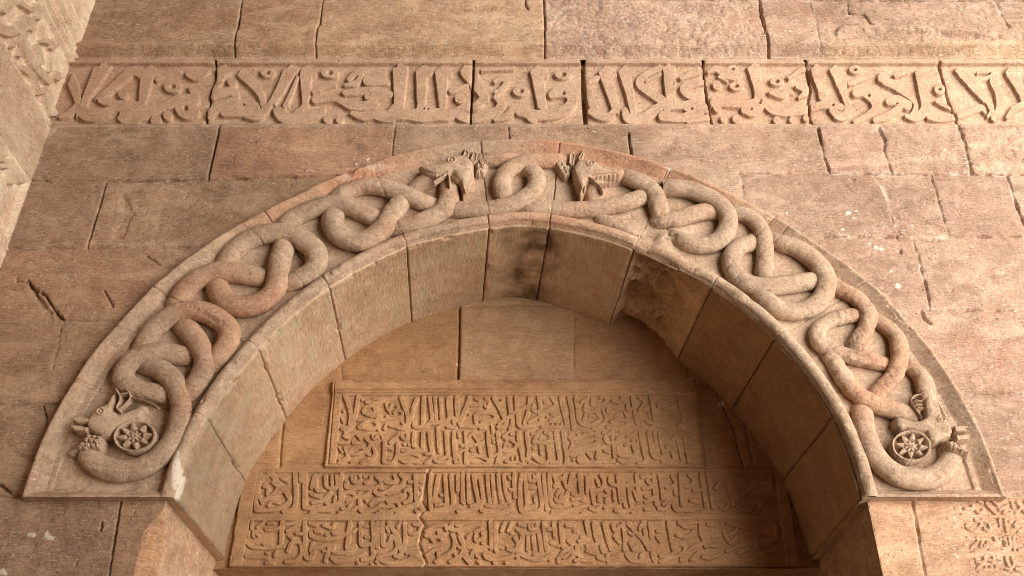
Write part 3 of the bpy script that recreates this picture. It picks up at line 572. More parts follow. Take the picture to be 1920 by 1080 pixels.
def cv(pts, ox, oy, sc):
    return [(ox + pts[i] / sc, oy + pts[i + 1] / sc) for i in range(0, len(pts), 2)]
HEADS = {
 'll': dict(mane_h=.085, ear_h=.108, o=(100, 690, 4.5), eye=(400, 370, 34), rise=.055, base=.035,
   head=[270,505,258,435,300,372,352,318,430,288,462,232,500,188,528,196,518,280,500,340,540,368,600,350,680,318,740,288,790,308,795,360,720,425,620,455,520,500,455,560,400,575,330,545],
   ears=[[140,432,200,405,262,402,305,425,280,455,200,465],[115,480,190,474,295,492,275,535,180,530]],
   mane=[268,535,400,555,425,600,385,680,262,695,200,690,108,712,92,695,180,640,232,600],
   lines=[[13,520,170,560,250,530,330,560,360],[12,615,170,645,240,600,300,550,345],[12,645,240,760,270,865,315],[12,560,215,620,205],[12,610,310,660,320],[10,150,430,250,432],[10,130,492,260,505]],
   feath=[(290,560),(335,560),(380,572),(270,600),(315,605),(360,615),(400,620),(240,640),(285,645),(330,650),(375,655),(215,670),(262,676)]),
 'tl': dict(mane_h=.052, ear_h=.072, o=(760, 250, 3.84), eye=(332, 195, 28), rise=.055, base=.055,
   head=[88,212,170,204,258,180,318,142,400,128,452,145,492,182,492,262,452,332,442,392,412,414,388,350,360,310,338,276,296,292,215,304,150,278,98,240],
   ears=[[402,130,428,62,462,100,452,142],[458,150,490,78,522,108,512,165,488,185]],
   mane=[498,170,540,118,572,132,555,66,600,88,622,130,592,200,572,252,528,254,498,244],
   lines=[[12,322,272,270,305,205,345],[12,305,275,318,325,318,372],[9,330,300,375,330],[7,420,390,430,405],[6,120,246,210,280,300,268],[6,165,262,158,282],[6,188,272,182,294],[6,212,276,208,300],[6,236,278,236,298],[6,260,274,264,296],[10,395,345,400,395]],
   feath=[(515,185),(545,160),(575,140),(530,215),(560,195),(590,150),(520,238),(555,230),(580,110)]),
 'tr': dict(mane_h=.052, ear_h=.072, o=(760, 250, 3.84), eye=(1335, 215, 28), rise=.055, base=.055,
   head=[1198,235,1230,180,1300,163,1372,180,1430,220,1500,236,1578,226,1588,262,1560,294,1490,312,1400,322,1345,318,1325,330,1312,342,1294,402,1262,444,1252,380,1228,330,1210,282],
   ears=[[1176,175,1182,110,1216,86,1228,130,1218,185,1195,204],[1242,135,1286,72,1298,100,1278,152,1250,165]],
   mane=[1056,112,1110,92,1118,130,1162,155,1202,202,1192,262,1150,284,1108,240,1078,190,1062,140],
   lines=[[12,1330,312,1392,352,1475,352],[12,1365,345,1400,370,1422,412],[7,1300,370,1290,400],[7,1270,400,1262,430],[6,1340,296,1450,286,1575,262],
          [6,1372,294,1364,322],[6,1402,292,1396,322],[6,1432,290,1428,320],[6,1462,287,1460,318],[6,1492,283,1492,314],[6,1522,278,1526,306],[6,1550,270,1556,296]],
   feath=[(1085,125),(1090,155),(1105,180),(1120,205),(1135,235),(1150,262),(1125,160),(1145,185),(1165,215),(1175,245),(1180,200)]),
 'lr': dict(mane_h=.100, ear_h=.098, o=(1560, 720, 4.909), eye=(1005, 325, 36), rise=.055, base=.035,
   head=[862,292,850,205,848,125,908,72,938,120,962,190,1002,250,1060,288,1112,350,1132,420,1112,482,1042,512,960,542,898,512,868,442,800,432,700,412,640,422,588,372,578,310,610,272,680,290,760,316,822,312],
   ears=[[1125,370,1272,373,1252,432,1138,434],[1138,458,1295,448,1272,504,1158,514]],
   mane=[1028,520,1122,508,1182,570,1285,608,1272,662,1222,652,1152,642,1058,600],
   lines=[[13,845,120,810,90,750,110,735,160,775,230,830,300],[10,770,140,830,150],[10,775,180,835,185],[10,790,215,845,215],[12,640,290,700,285,745,300],[12,600,140,690,180,760,280]],
   feath=[(1055,535),(1095,530),(1050,565),(1090,560),(1130,560),(1085,595),(1125,592),(1165,590),(1200,620),(1240,630)]),
}
ROSES = [(250.5, 815.5, 38.5, 28.5, -6), (1710.7, 834.0, 36, 28, 6)]

WJ = [  # joints and cracks of the plain wall: (width px, depth m, ragged 0..1, [px, py ...])
 (3.0,.024,.6,[120,8,600,9,1020,9,1440,11,1960,12]),
 (2.2,.024,.8,[50,338,200,339,400,337,640,329]),(2.2,.024,1,[1385,325,1500,324,1640,325,1900,327,1990,328]),
 (2.4,.024,.6,[-20,466,190,464,385,463]),(2.4,.024,1,[1545,443,1680,444,1690,445]),(3.2,.014,1,[1712,447,1780,444,1990,443]),
 (2.4,.024,.8,[-40,606,110,604,235,600]),(2.4,.024,.8,[1735,581,1990,583]),(2.6,.024,.7,[-60,757,80,757,135,754]),(2.2,.024,1,[1795,735,1990,738]),
 (2.4,.024,.8,[-60,932,50,930,330,931]),(2.4,.006,.8,[1600,931,1880,927,1990,922]),
 (3.5,.02,.8,[985,-30,985,20,990,30]),(4.5,.03,.5,[1019,-30,1019,10,1021,50,1021,112]),(4.2,.03,.6,[457,8,452,50,444,80,441,108]),(3.5,.025,.6,[608,9,602,55,597,62,592,108]),
 (6.0,.035,.8,[1421,10,1424,40,1434,75,1441,108]),(5,.03,1,[1584,14,1588,36]),(4,.02,.8,[1588,36,1616,38,1628,56]),(2,.006,1,[1515,20,1525,50,1535,98]),(2.5,.01,1,[1863,15,1872,40,1886,62]),
 (2,.006,1,[205,-20,200,8]),(3,.015,1,[1410,-20,1415,10]),(3,.015,1,[1690,-10,1692,10]),
 (4.2,.03,.5,[411,238,405,270,398,300,390,337]),(2.6,.012,.6,[741,238,737,270,735,295]),(4.5,.02,1,[953,238,955,258]),(5.5,.035,.4,[1179,250,1181,270,1184,292]),
 (4.2,.03,.6,[1534,240,1541,270,1546,295,1555,320]),(6,.014,1,[1648,240,1660,262,1658,280,1672,322]),(4.2,.022,.9,[1799,235,1812,275,1814,290,1824,322]),
 (3,.016,.5,[198,340,184,395,178,410,163,464]),(1.8,.008,1,[1640,330,1655,350,1668,380,1672,410,1688,440]),(3,.010,.7,[1746,328,1755,355,1767,400,1781,444]),
 (4.5,.022,.8,[1889,330,1900,362,1908,390,1925,430]),(2.2,.008,1,[1388,325,1393,358]),(4.5,.02,1,[1682,440,1684,455,1690,475]),(3.6,.02,.9,[1711,447,1722,480,1736,535,1745,580]),
 (7,.018,1,[1728,583,1734,598,1745,606]),(1.6,.006,1,[116,606,108,650,98,690]),(2.6,.018,.5,[228,934,222,965,213,1020,202,1090]),(2.6,.018,.3,[1710,934,1718,980,1728,1040,1737,1095]),
 (2.5,.012,.8,[80,757,88,790,86,800]),
 # weathered gashes
 (9,.016,1,[30,526,46,527,58,535,70,553]),(8,.034,1,[52,524,57,536,72,546,84,552,92,566,101,580,108,590,119,600]),(13,.012,1,[60,545,76,566,92,585]),(5,.012,1,[275,480,290,490,298,497]),(4,.010,1,[195,545,212,575]),(22,.006,1,[232,380,240,400,228,430,222,436]),
 (8,.02,1,[0,910,20,925]),(4,.012,1,[190,980,188,992]),(4,.012,1,[270,1000,262,1030]),(3,.012,1,[93,993,88,997]),
]
# tint quads: corners (top-left, top-right, bottom-right, bottom-left), rgb, roughness
WB = [
 ([150,10,455,10,441,108,130,108],(.88,.80,.70),.25),([457,10,607,10,592,108,441,108],(1.0,.90,.76),.1),([608,10,1019,10,1021,110,592,108],(1.03,.95,.82),.1),
 ([1021,10,1422,10,1441,108,1021,110],(1.02,.98,.93),1.0),([1424,12,1520,12,1535,108,1441,108],(1.0,.95,.88),.3),([1520,12,1960,12,1990,108,1535,108],(1.0,.95,.87),.7),
 ([110,238,411,238,390,338,60,338],(.86,.82,.76),.1),([411,238,741,238,735,338,392,338],(.98,.80,.70),.1),([741,238,953,238,953,300,735,300],(.90,.83,.78),.1),
 ([953,238,1179,238,1184,300,953,300],(.93,.87,.82),.1),([1181,238,1534,238,1555,322,1184,322],(1.0,.94,.86),.15),([1536,238,1650,238,1672,325,1557,325],(1.0,.90,.84),.2),
 ([1652,238,1799,238,1824,325,1674,325],(1.04,.98,.92),.4),([1801,238,1990,238,2020,325,1826,325],(1.06,1.0,.90),1.0),
 ([0,340,198,340,163,463,-60,463],(.78,.74,.68),.2),([200,340,640,335,640,463,165,463],(.84,.79,.71),.3),([1388,325,1640,325,1690,444,1400,444],(.96,.90,.83),.3),
 ([1642,325,1746,325,1781,444,1690,444],(1.0,.95,.9),.4),([1748,325,1890,325,1930,444,1783,444],(1.0,.92,.87),.3),
 ([-60,465,385,465,240,602,-80,602],(.86,.76,.66),.25),([1400,446,1711,446,1745,582,1500,582],(1.0,.92,.87),.35),([1713,446,2000,446,2030,582,1747,582],(1.03,.97,.9),.35),
 ([-80,606,235,606,130,755,-100,755],(.82,.75,.66),.1),([1600,584,2030,584,2050,736,1700,736],(1.04,.95,.87),.2),([-100,757,130,757,60,930,-100,930],(.78,.73,.66),.2),
 ([1780,738,2050,738,2080,926,1880,926],(1.04,.96,.88),.25),([-100,933,228,933,205,1100,-120,1100],(.80,.75,.69),.25),([229,933,330,933,330,1100,204,1100],(.95,.83,.70),0),
 ([1600,933,1710,933,1737,1100,1600,1100],(1.10,1.0,.86),0),([1711,933,2080,933,2100,1100,1738,1100],(1.04,.97,.86),.1),
]
LIME = [ # pale lime spots on the wall: px, py, radius px
 (1475,400,4),(1590,400,6),(1600,410,4),(1605,396,5),(1640,465,6),(1652,468,5),(1580,430,4),(1670,510,6),(1685,536,9),(1560,415,4),(1630,458,4),(668,309,4),(652,316,3),(690,300,4),
 (90,1003,12),(60,1005,10),(10,1075,14),(1760,1000,3),(1795,1045,4),(1440,60,0)]

# ------------------------------------------------------------------ setting: the ground below, outside the picture
gx, gz = np.meshgrid(np.linspace(-12, 5.5, 41), np.linspace(-8.5, 3, 41))
P = np.stack([gx, gz, 0 * gx], -1)
g = grid_obj("ground", P, M_GND); g["kind"] = "structure"

# ------------------------------------------------------------------ the plain ashlar wall
Z0 = at(960, 931, -.065)[1]            # springing level (relative to the camera)
AC = (0.0, Z0)                  # centre used for polar angles of the arch
_outpx = [(47,917),(57,880),(80,820),(110,760),(137,720),(157,687),(187,643),(227,600),(283,543),(320,507),(370,470),(410,443),(467,410),(500,393),(560,364),(620,334),(707,300),(780,281),(853,270),(920,263),(1007,262),(1103,272),(1173,287),(1220,300),(1267,316),(1320,339),(1380,367),(1430,392),(1480,421),(1533,458),(1597,500),(1650,543),(1690,587),(1740,647),(1787,713),(1827,787),(1863,863),(1883,923)]
_innpx = [(322,940),(340,900),(360,860),(374,824),(410,754),(480,668),(524,618),(601,555),(640,528),(700,494),(760,466),(840,445),(917,431),(986,423),(1040,431),(1148,456),(1200,476),(1260,503),(1330,541),(1383,576),(1430,618),(1490,682),(1532,740),(1559,784),(1587,847),(1600,890),(1608,917),(1612,935)]
def radial(L, dep):
    A = np.array([at(*p, dep) for p in L]) - np.array(AC)
    a = np.arctan2(A[:, 1], A[:, 0]); r = np.hypot(A[:, 0], A[:, 1])
    o = np.argsort(a); a, r = a[o], r[o]
    g_ = np.linspace(-0.05, math.pi + 0.05, 400)
    rr = np.interp(g_, a, r)
    k = np.exp(-0.5 * (np.arange(-20, 21) / 7.0) ** 2); k /= k.sum()
    rs = np.convolve(np.pad(rr, 20, mode='edge'), k, 'valid')
    return lambda t: np.interp(t, g_, rs)
RIDGE_H, BG_H = 0.065, 0.0
R_OUT = radial(_outpx, -RIDGE_H)
R_IN = radial(_innpx, 0.0)
ZF0, ZF1 = at(960, 235.5)[1], at(960, 111.5)[1]      # inscription band
ZL = at(960, 95)[1]
XL, XR = -3.275, 4.9
JX0, JX1 = -1.915, 1.925
XS = at(180, 0)[0]

def wall_height(G):
    X, Z = G.X, G.Z
    h = 0.004 * fbm(X * 1.3, Z * 1.3, 3, 3) + 0.0028 * fbm(X * 9, Z * 16, 5, 5, .6) + 0.0014 * fbm(X * 14, Z * 80, 8, 2)
    T = np.ones(X.shape + (4,), np.float32); T[..., 3] = 0
    R = np.full(X.shape, 0.15)
    for k, (q, rgb, ro) in enumerate(WB):
        pts = [(q[i], q[i + 1]) for i in range(0, 8, 2)]
        xs = [p[0] for p in pts]; ys = [p[1] for p in pts]
        w = G.window(min(xs) - 6, max(xs) + 6, min(ys) - 6, max(ys) + 6)
        if w is None: continue
        px, py = G.PX[w], G.PY[w]
        ins = np.ones(px.shape, bool)
        for i in range(4):
            (ax, ay), (bx, by) = pts[i], pts[(i + 1) % 4]
            ins &= ((bx - ax) * (py - ay) - (by - ay) * (px - ax)) >= 0
        rr = random.Random(k * 31 + 5)
        off = rr.uniform(-.004, .004); tx, tz = rr.uniform(-.004, .004), rr.uniform(-.004, .004)
        Tw = T[w]; Tw[ins, :3] = (0.3 * np.array([.96, .91, .86]) + .7 * np.array(rgb)) * random.Random(k * 7 + 1).uniform(.94, 1.05) * (np.array([.98, .985, 1.06]) if sum(xs) > 4600 else 1.0); T[w] = Tw
        hw = h[w]; cx_ = X[w].mean(); cz_ = Z[w].mean()
        hw[ins] += (off + tx * (X[w] - cx_) + tz * (Z[w] - cz_))[ins]; h[w] = hw
        Rw = R[w]; Rw[ins] = ro; R[w] = Rw
    pat = fbm(X * 1.3, Z * 2.4, 25, 4)
    T[..., :3] *= 1 + .17 * pat[..., None] * np.array([.9, 1.0, 1.05])
    soot = sst(.15, .55, fbm(X * .9 + 7, Z * 1.6, 27, 4))
    T[..., :3] *= 1 - .20 * soot[..., None] * np.array([.9, 1.0, 1.08])
    # pitted, granular blocks
    h -= R * 0.011 * np.clip(fbm(X * 24, Z * 26, 21, 3) + 0.12, 0, 1)
    h += R * 0.003 * fbm(X * 60, Z * 60, 23, 2)
    # weathered hollows
    wz = sst(0.22, 0.5, fbm(X * 1.6, Z * 2.2, 31, 3))
    h -= (.006 + .006 * sst(.2, 1.6, X)) * wz * np.clip(fbm(X * 18, Z * 24, 33, 4) + 0.1, 0, 1)
    h -= 0.007 * pits(X * 26, Z * 34, 36, .60)
    # joints
    for k, (wd, dp, rg, pl) in enumerate(WJ):
        f = G.field()
        wq = wd * (.72 if 3 < wd < 7.5 else 1.0)
        pts = [(pl[i], pl[i + 1], wq) for i in range(0, len(pl), 2)]
        for a, b in zip(pts[:-1], pts[1:]):
            G.seg(f, *a, *b, m=14)
        var = fbm(X * 11, Z * 11, 70 + k, 3)
        f2 = f - rg * (1.5 + 1.3 * sst(.3, 1.5, X)) * var + (wd > 7.5) * (5.0 * fbm(X * 24, Z * 24, 97, 5, .6) + 1.5)
        g_ = sst(0.5, -1.0, f2)
        h -= dp * (1.25 + 0.5 * var) * g_
        h -= 0.007 * sst(7, 0, f) * np.clip(1.6 * fbm(X * 20, Z * 20, 90, 3), 0, 1) * rg     # chipped arrises
        h -= 0.002 * sst(2.6, 0, f)
        # old lime pointing beside some joints
        lim = sst(3.5, 0.5, np.abs(f2 - 1.5)) * sst(0.12, 0.5, fbm(X * 9, Z * 9, 95 + k, 4)) * 0.35
        T[..., 3] = np.maximum(T[..., 3], lim * sst(0.2, 1.4, X))
    for px_, py_, r_ in LIME:
        if r_ <= 0: continue
        w = G.window(px_ - 2 * r_, px_ + 2 * r_, py_ - 2 * r_, py_ + 2 * r_)
        if w is None: continue
        d = np.hypot(G.PX[w] - px_, (G.PY[w] - py_) * 1.3) / (.7 * r_) + 1.3 * fbm(X[w] * 24, Z[w] * 40, 44, 3)
        a_ = T[w]; a_[..., 3] = np.maximum(a_[..., 3], 0.8 * sst(1.0, 0.6, d)); T[w] = a_
        h[w] += 0.004 * sst(1.0, .5, d)
    # ledge above the inscription: the upper courses stand forward over a splayed underside
    rag = 0.012 * fbm(X * 6, Z * 0 + 2.0, 55, 3) + 0.05 * sst(1.9, 2.3, X) * (0.35 + 0.5 * fbm(X * 5, Z * 5, 58, 3)) * 0
    lg = np.clip((Z + rag - ZF1 - .03) / (ZL - ZF1 - .03), 0, 1)
    h += 0.062 * lg
    h += 0.008 * np.exp(-((Z - ZF1 - 0.014) / 0.006) ** 2)
    # ragged mortar line over the ledge towards the right
    f = G.field()
    for a, b in zip([(1570,72,9),(1600,64,8),(1680,66,9),(1760,70,8),(1840,78,8)], [(1600,64,8),(1680,66,9),(1760,70,8),(1840,78,8),(1960,82,8)]):
        G.seg(f, *a, *b, m=20)
    h += 0.03 * sst(7, -3, f + 5 * fbm(X * 14, Z * 14, 59, 3))
    f2 = G.field(); G.seg(f2, 1560, 98, 26, 1960, 100, 26, m=14)
    band = sst(3, -3, f2)
    T[..., :3] = T[..., :3] * (1 - band[..., None]) + band[..., None] * np.array([1.0, 0.94, .84])
    # stop-chamfered jambs
    for x0, sg in ((JX0, 1),):
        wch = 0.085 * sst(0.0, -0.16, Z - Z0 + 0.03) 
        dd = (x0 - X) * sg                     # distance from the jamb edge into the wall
        T[..., :3] *= np.where(((Z < Z0 + 0.02) & (dd < wch))[..., None], np.array([1.35, 1.28, 1.18]), 1.0)  # lit look of the left chamfer put into its tint
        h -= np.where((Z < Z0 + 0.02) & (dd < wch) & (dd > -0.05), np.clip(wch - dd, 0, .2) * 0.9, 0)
    # small carved inscription on the lower right
    ins = np.zeros(X.shape, bool)
    for row in RP_ROWS:
        pts = [(1780 + a / 6.75, 920 + b / 6.75) for a, b in row]
        w = G.window(1780, 1960, 925, 1090)
        if w is None: continue
        sub = Grid.__new__(Grid); sub.PX, sub.PY = G.PX[w], G.PY[w]
        ins[w] |= sub.poly(pts) < 0
    if ins.any():
        f = G.field()
        for ox, oy, sc, S in RP:
            G.strokes(f, conv(S, ox, oy, sc, .95))
        cut = np.where(ins, sst(-0.5, 0.7, f), 0)
        h -= 0.013 * cut
        T[..., 3] = np.maximum(T[..., 3], 0.25 * np.where(ins, np.exp(-((f - .6) / 1.0) ** 2), 0))
    return h, T

wall = thing("stone_wall", "big ashlar wall of weathered tan limestone blocks around the carved arch", "wall", (3.2, 0, 0))
G = Grid(XL - .06, XR, 1.15 - 0.0, 6.35, 0.0062, 0.0, warp=0.9, seed=1)
h, T = wall_height(G)
rr = np.hypot(G.X - AC[0], G.Z - AC[1]); aa = np.arctan2(G.Z - AC[1], G.X - AC[0])
hole = (rr < R_OUT(np.clip(aa, 0, math.pi)) - 0.035) & (G.Z > Z0 - 0.0)
hole |= (G.Z <= Z0 + 0.0) & (G.X > JX0) & (G.X < JX1)
hole |= (G.Z > ZF0 + 0.006) & (G.Z < ZF1 - 0.006)
fine = (G.PX > 1776) & (G.PY > 928) & (G.X < 3.43) & (G.Z > 1.17)
keep = ~(hole[:-1, :-1] & hole[1:, 1:] & hole[:-1, 1:] & hole[1:, :-1]) 
cellc = keep & ~fine[:-1, :-1]
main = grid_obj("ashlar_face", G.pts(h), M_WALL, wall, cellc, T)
xi = G.x[fine.any(0)]; zi = G.z[fine.any(1)]
G2 = Grid(2.16, 3.46, 1.15, at(960, 921)[1], 0.0031, 0.0, warp=0.5, seed=1)
h2, T2 = wall_height(G2)
f2 = (G2.PX > 1767) & (G2.PY > 919)
grid_obj("carved_inscription", G2.pts(h2), M_WALL, wall, (f2[:-1, :-1]), T2)
# reveals of the opening below the springing
for x0, sg in ((JX0, 1), (JX1, -1)):
    yy = np.linspace(0.0, 1.25, 140); zz = np.linspace(1.0, Z0 + 0.03, 120)
    Y, Zz = np.meshgrid(yy, zz)
    wch = (0.085 if sg > 0 else 0.0) * sst(0.0, -0.16, Zz - Z0 + 0.03)
    nz = 0.003 * fbm(Y * 12, Zz * 6, 12, 4)
    Xx = x0 + 0 * Y + sg * nz
    Yq = wch * 0.9 + Y * (1.25 - wch * .9) / 1.25
    P = np.stack([Xx, Yq, Zz + CAMZ], -1)
    tj = np.ones(P.shape[:2] + (4,), np.float32); tj[..., 3] = 0; tj[..., :3] = (1.3, 1.22, 1.12) if sg > 0 else (.95, .88, .8)  # left reveal lightened: its light is put into the tint
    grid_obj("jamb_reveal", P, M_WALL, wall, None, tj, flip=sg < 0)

# plain upper courses out of the picture
def plain(name, x0, x1, y0, y1, z0, z1, mat, parent):
    ring = [(x0, y0), (x1, y0), (x1, y1), (x0, y1)]
    V = [(x, y, z) for z in (z0, z1) for x, y in ring]
    Q = [[0, 1, 5, 4], [1, 2, 6, 5], [2, 3, 7, 6], [3, 0, 4, 7], [4, 5, 6, 7], [0, 3, 2, 1]]
    return mesh_obj(name, V, Q, mat, parent, None, smooth=False)
plain("upper_courses", XL - .06, XR, -.06, 1.5, 6.34 + CAMZ, 14.0, M_WALL, wall)
gt = bpy.data.objects.new("unseen_light_blocker", None); gt.location = (-4, -8, 0); gt["kind"] = "structure"; COL.objects.link(gt)  # added blocker out of view, darkens the left of the scene
plain("wall_face", -14.0, 4.6, -10.0, -8.0, 0.0, 13.0, M_WALL, gt)  # bulk of the added blocker, cuts light from the left front
plain("wall_core", JX1 + .1, XR, .06, 1.5, 0.0, 6.34 + CAMZ, M_WALL, wall)
plain("wall_core", XL - .06, JX0 - .1, .06, 1.5, 0.0, 6.34 + CAMZ, M_WALL, wall)
plain("wall_core", JX0 - .6, JX1 + .6, 1.7, 1.9, 0.0, 6.34 + CAMZ, M_WALL, wall)

# ------------------------------------------------------------------ the inscription band
fr = thing("inscription_frieze", "long horizontal band of large raised Arabic calligraphy above the arch", "frieze", (0, 0, ZF0 + CAMZ))
G = Grid(XL - .05, XR, ZF0 - .002, ZF1 + .002, 0.0028, 0.0, warp=0.35, seed=4)
f = G.field()
def inpoly(x, y, pts):
    r = False
    for (ax, ay), (bx, by) in zip(pts, pts[1:] + pts[:1]):
        if (ay > y) != (by > y) and x < (bx - ax) * (y - ay) / (by - ay) + ax:
            r = not r
    return r
for (ox, oy, sc, S), PL in zip(FR, FR_POLY):
    PL = [[(q[i], q[i + 1]) for i in range(0, len(q), 2)] for q in PL]
    S = [[(a, b, w_ * (.55 if any(inpoly(a, b, q) for q in PL) else .97)) for a, b, w_ in st] for st in S]
    G.strokes(f, conv3(S, ox, oy, sc))
    for q in PL:
        pts = [(ox + a / sc, oy + b / sc) for a, b in q]
        w = G.window(min(a for a, b in pts) - 8, max(a for a, b in pts) + 8, min(b for a, b in pts) - 8, max(b for a, b in pts) + 8)
        if w is None: continue
        sub = Grid.__new__(Grid); sub.PX, sub.PY = G.PX[w], G.PY[w]
        f[w] = np.minimum(f[w], sub.poly(pts))
X, Z = G.X, G.Z
for x_, y_, rx, ry in FR_RING:
    d = (np.hypot((G.PX - x_) / rx, (G.PY - y_) / ry) - 1) * (rx + ry) / 2
    f = np.minimum(f, d)
for x_, y_, r_ in FR_HOLE:
    f = np.maximum(f, r_ * .5 - np.hypot(G.PX - x_, G.PY - y_))
f = f + (0.6 + 1.6 * sst(.1, .5, fbm(X * 2.2, Z * 2.2, 39, 2))) * fbm(X * 18, Z * 18, 40, 4)
bord = np.maximum(119.5 - G.PY, G.PY - 231.0) * -1.0        # <0 in the borders
f = np.minimum(f, bord + 0.0)
up = sst(1.0, -0.9, f)
h = -0.028 * (1 - up) 
for x_, y_, rx, ry in FR_RING:
    d = np.hypot(G.PX - x_, (G.PY - y_) * 1.35)
    h -= 0.025 * sst(rx * .38, rx * .18, d)
h += 0.0014 * fbm(X * 10, Z * 10, 41, 4) * (1 + 1.5 * (1 - up)) - 0.005 * pits(X * 30, Z * 30, 43, .62)
h += 0.006 * np.exp(-((G.PY - 117.5) / 1.6) ** 2) - 0.008 * np.exp(-((G.PY - 233.5) / 1.2) ** 2)
FJ = [(3.2,[404,112,404,150,396,165,392,190,388,205,384,236]),(3.6,[888,112,887,150,884,180,882,236]),(8.0,[1093,112,1094,150,1096,190,1099,236]),(3.4,[1318,112,1322,150,1327,185,1332,210,1337,236]),
      (4.2,[1510,112,1517,140,1521,165,1517,190,1519,215,1527,236]),(4.6,[1762,116,1772,150,1778,175,1788,205,1800,236])]
T = np.ones(X.shape + (4,), np.float32); T[..., 3] = 0
for k, (wd, pl) in enumerate(FJ):
    q = G.field()
    for i in range(0, len(pl) - 2, 2):
        G.seg(q, pl[i], pl[i + 1], wd, pl[i + 2], pl[i + 3], wd, m=12)
    q = q + 1.2 * fbm(X * 14, Z * 14, 46 + k, 3)
    h -= 0.05 * sst(1.0, -1.0, q) + 0.004 * sst(7, 0, q)
edges = [XL] + [None] * 6 + [XR]
tints = [(.93,.87,.80),(1.0,.95,.88),(1.0,.96,.9),(1.02,.97,.92),(1.05,.99,.93),(1.03,.98,.92),(1.04,1.0,.94)]
jx = []
for wd, pl in FJ:
    zs = np.array([at(pl[i], pl[i + 1])[1] for i in range(0, len(pl), 2)])[::-1]
    xs = np.array([at(pl[i], pl[i + 1])[0] for i in range(0, len(pl), 2)])[::-1]
    jx.append(np.interp(G.z, zs, xs))
blk = sum((X > j[:, None]).astype(int) for j in jx)
for k in range(7):
    T[blk == k, :3] = tints[k]
for k in range(7):
    grid_obj("inscribed_block", G.pts(h), M_FRIE, fr, (blk == k)[:-1, :-1], T)

# ------------------------------------------------------------------ side wall on the left, at right angles
sw = thing("side_wall", "pale limestone return wall at the left edge with a carved band running into the corner", "wall", (XS, -1, 0))
yy = np.concatenate([np.linspace(-3.4, -1.5, 60), np.linspace(-1.495, 0.09, 350)])
Y, Zz = np.meshgrid(yy, np.linspace(1.0, 6.6, 1100))
zc = (D + Y) * _c + Zz * _s
PX = CX + F * XS / zc; PY = CY - F * (-(D + Y) * _s + Zz * _c) / zc
f = np.full(Y.shape, 99.0)
for ox, oy, sc, S in SW:
    for st in conv(S, ox, oy, sc):
        st = smooth3(st)
        for (ax, ay, aw), (bx, by, bw) in zip(st[:-1], st[1:]):
            dx, dy = bx - ax, by - ay
            t = np.clip(((PX - ax) * dx + (PY - ay) * dy) / (dx * dx + dy * dy + 1e-9), 0, 1)
            f = np.minimum(f, np.hypot(PX - ax - t * dx, PY - ay - t * dy) - (aw + (bw - aw) * t) / 2)
f = f + 0.5 * fbm(Y * 20, Zz * 20, 48, 3)
inb = ((Zz > ZF0 + .02) & (Zz < ZF1 - .03)) | ((Zz > 3.62) & (Zz < 4.09) & (Y < -0.02))
hh = np.where(inb, -0.036 * sst(-.6, .6, f), 0)
hh = hh + 0.004 * fbm(Y * 3, Zz * 3, 15, 3) + 0.003 * fbm(Y * 14, Zz * 14, 16, 4) - 0.005 * pits(Y * 24, Zz * 24, 17, .6)
for z_ in (ZF0 - .0, ZF1 + .0, 4.125, 3.55, 5.55):
    hh = hh - 0.012 * np.exp(-((Zz - z_) / 0.006) ** 2)
for z_ in (ZF1 + .03, ZF1 + .075):
    hh = hh + 0.018 * np.exp(-((Zz - z_) / 0.012) ** 2)
hh = hh + 0.04 * sst(ZF1 + .09, ZF1 + .14, Zz)
tt = np.ones(Y.shape + (4,), np.float32); tt[..., 3] = 0
pl = ((Zz < ZF0) & (Zz > 4.125))
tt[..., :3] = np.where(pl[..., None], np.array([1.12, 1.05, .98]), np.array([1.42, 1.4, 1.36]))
tt[..., :3] *= np.where((inb & (f < 0))[..., None], np.array([.80, .76, .72]), 1.0)
P = np.stack([XS + hh, Y, Zz + CAMZ], -1)
grid_obj("wall_face", P, M_SIDE, sw, None, tt)
plain("upper_courses", XS - 1.0, XS + .04, -3.4, 0.0, 6.6 + CAMZ - .02, 14.0, M_SIDE, sw)
plain("wall_core", XS - 1.0, XS - .1, -3.4, 0.0, 0.0, 6.6 + CAMZ - .02, M_SIDE, sw)

# ------------------------------------------------------------------ the carved arch
arch = thing("carved_arch", "round arch with two interlaced stone serpents carved along its moulded band", "arch", (0, 0, Z0 + CAMZ))
NA = 1750
ang = np.linspace(0, math.pi, NA)
rin, rout = R_IN(ang), R_OUT(ang)
# inner part of the radial spacing follows the roll, outer part the splayed frame
NR = 190
ROUGH = [(1253,446,34,26,1.0),(1200,470,26,16,.7),(1300,515,40,14,.5),(1455,402,34,16,1.0),(1400,375,40,14,.6),(680,322,60,22,.8),(640,345,30,20,.5),(330,925,26,20,1.0),(290,905,40,12,.8),(200,922,120,6,.6),
         (1370,570,40,10,.7),(1610,905,16,20,.7),(1250,325,14,14,.6),(560,372,30,10,.5)]
def rough_at(px, py):
    r = 0 * px
    for x, y, rx, ry, a in ROUGH:
        r = np.maximum(r, a * np.exp(-(((px - x) / rx) ** 2 + ((py - y) / ry) ** 2)))
    return r
u = np.linspace(0, 1, NR)
A_, U = np.meshgrid(ang, u)
RI, RO = np.meshgrid(rin, u)[0], np.meshgrid(rout, u)[0]
Rr = RI + 0.004 + (RO + 0.012 - RI - 0.004) * U
X = AC[0] + Rr * np.cos(A_); Z = AC[1] + Rr * np.sin(A_)
wob = 0.006 * fbm(X * 4, Z * 4, 60, 3)
di = Rr - RI + wob * .6              # distance from the intrados edge
do = RO - Rr + wob                   # distance from the outer edge
db = np.minimum(A_, math.pi - A_) * Rr + wob       # distance above the base
PX, PY = to_px(X, Z)
ro = rough_at(PX, PY) * (0.5 + 0.8 * np.clip(fbm(X * 5, Z * 5, 64, 2) + .4, 0, 1))
h = np.full(X.shape, BG_H)
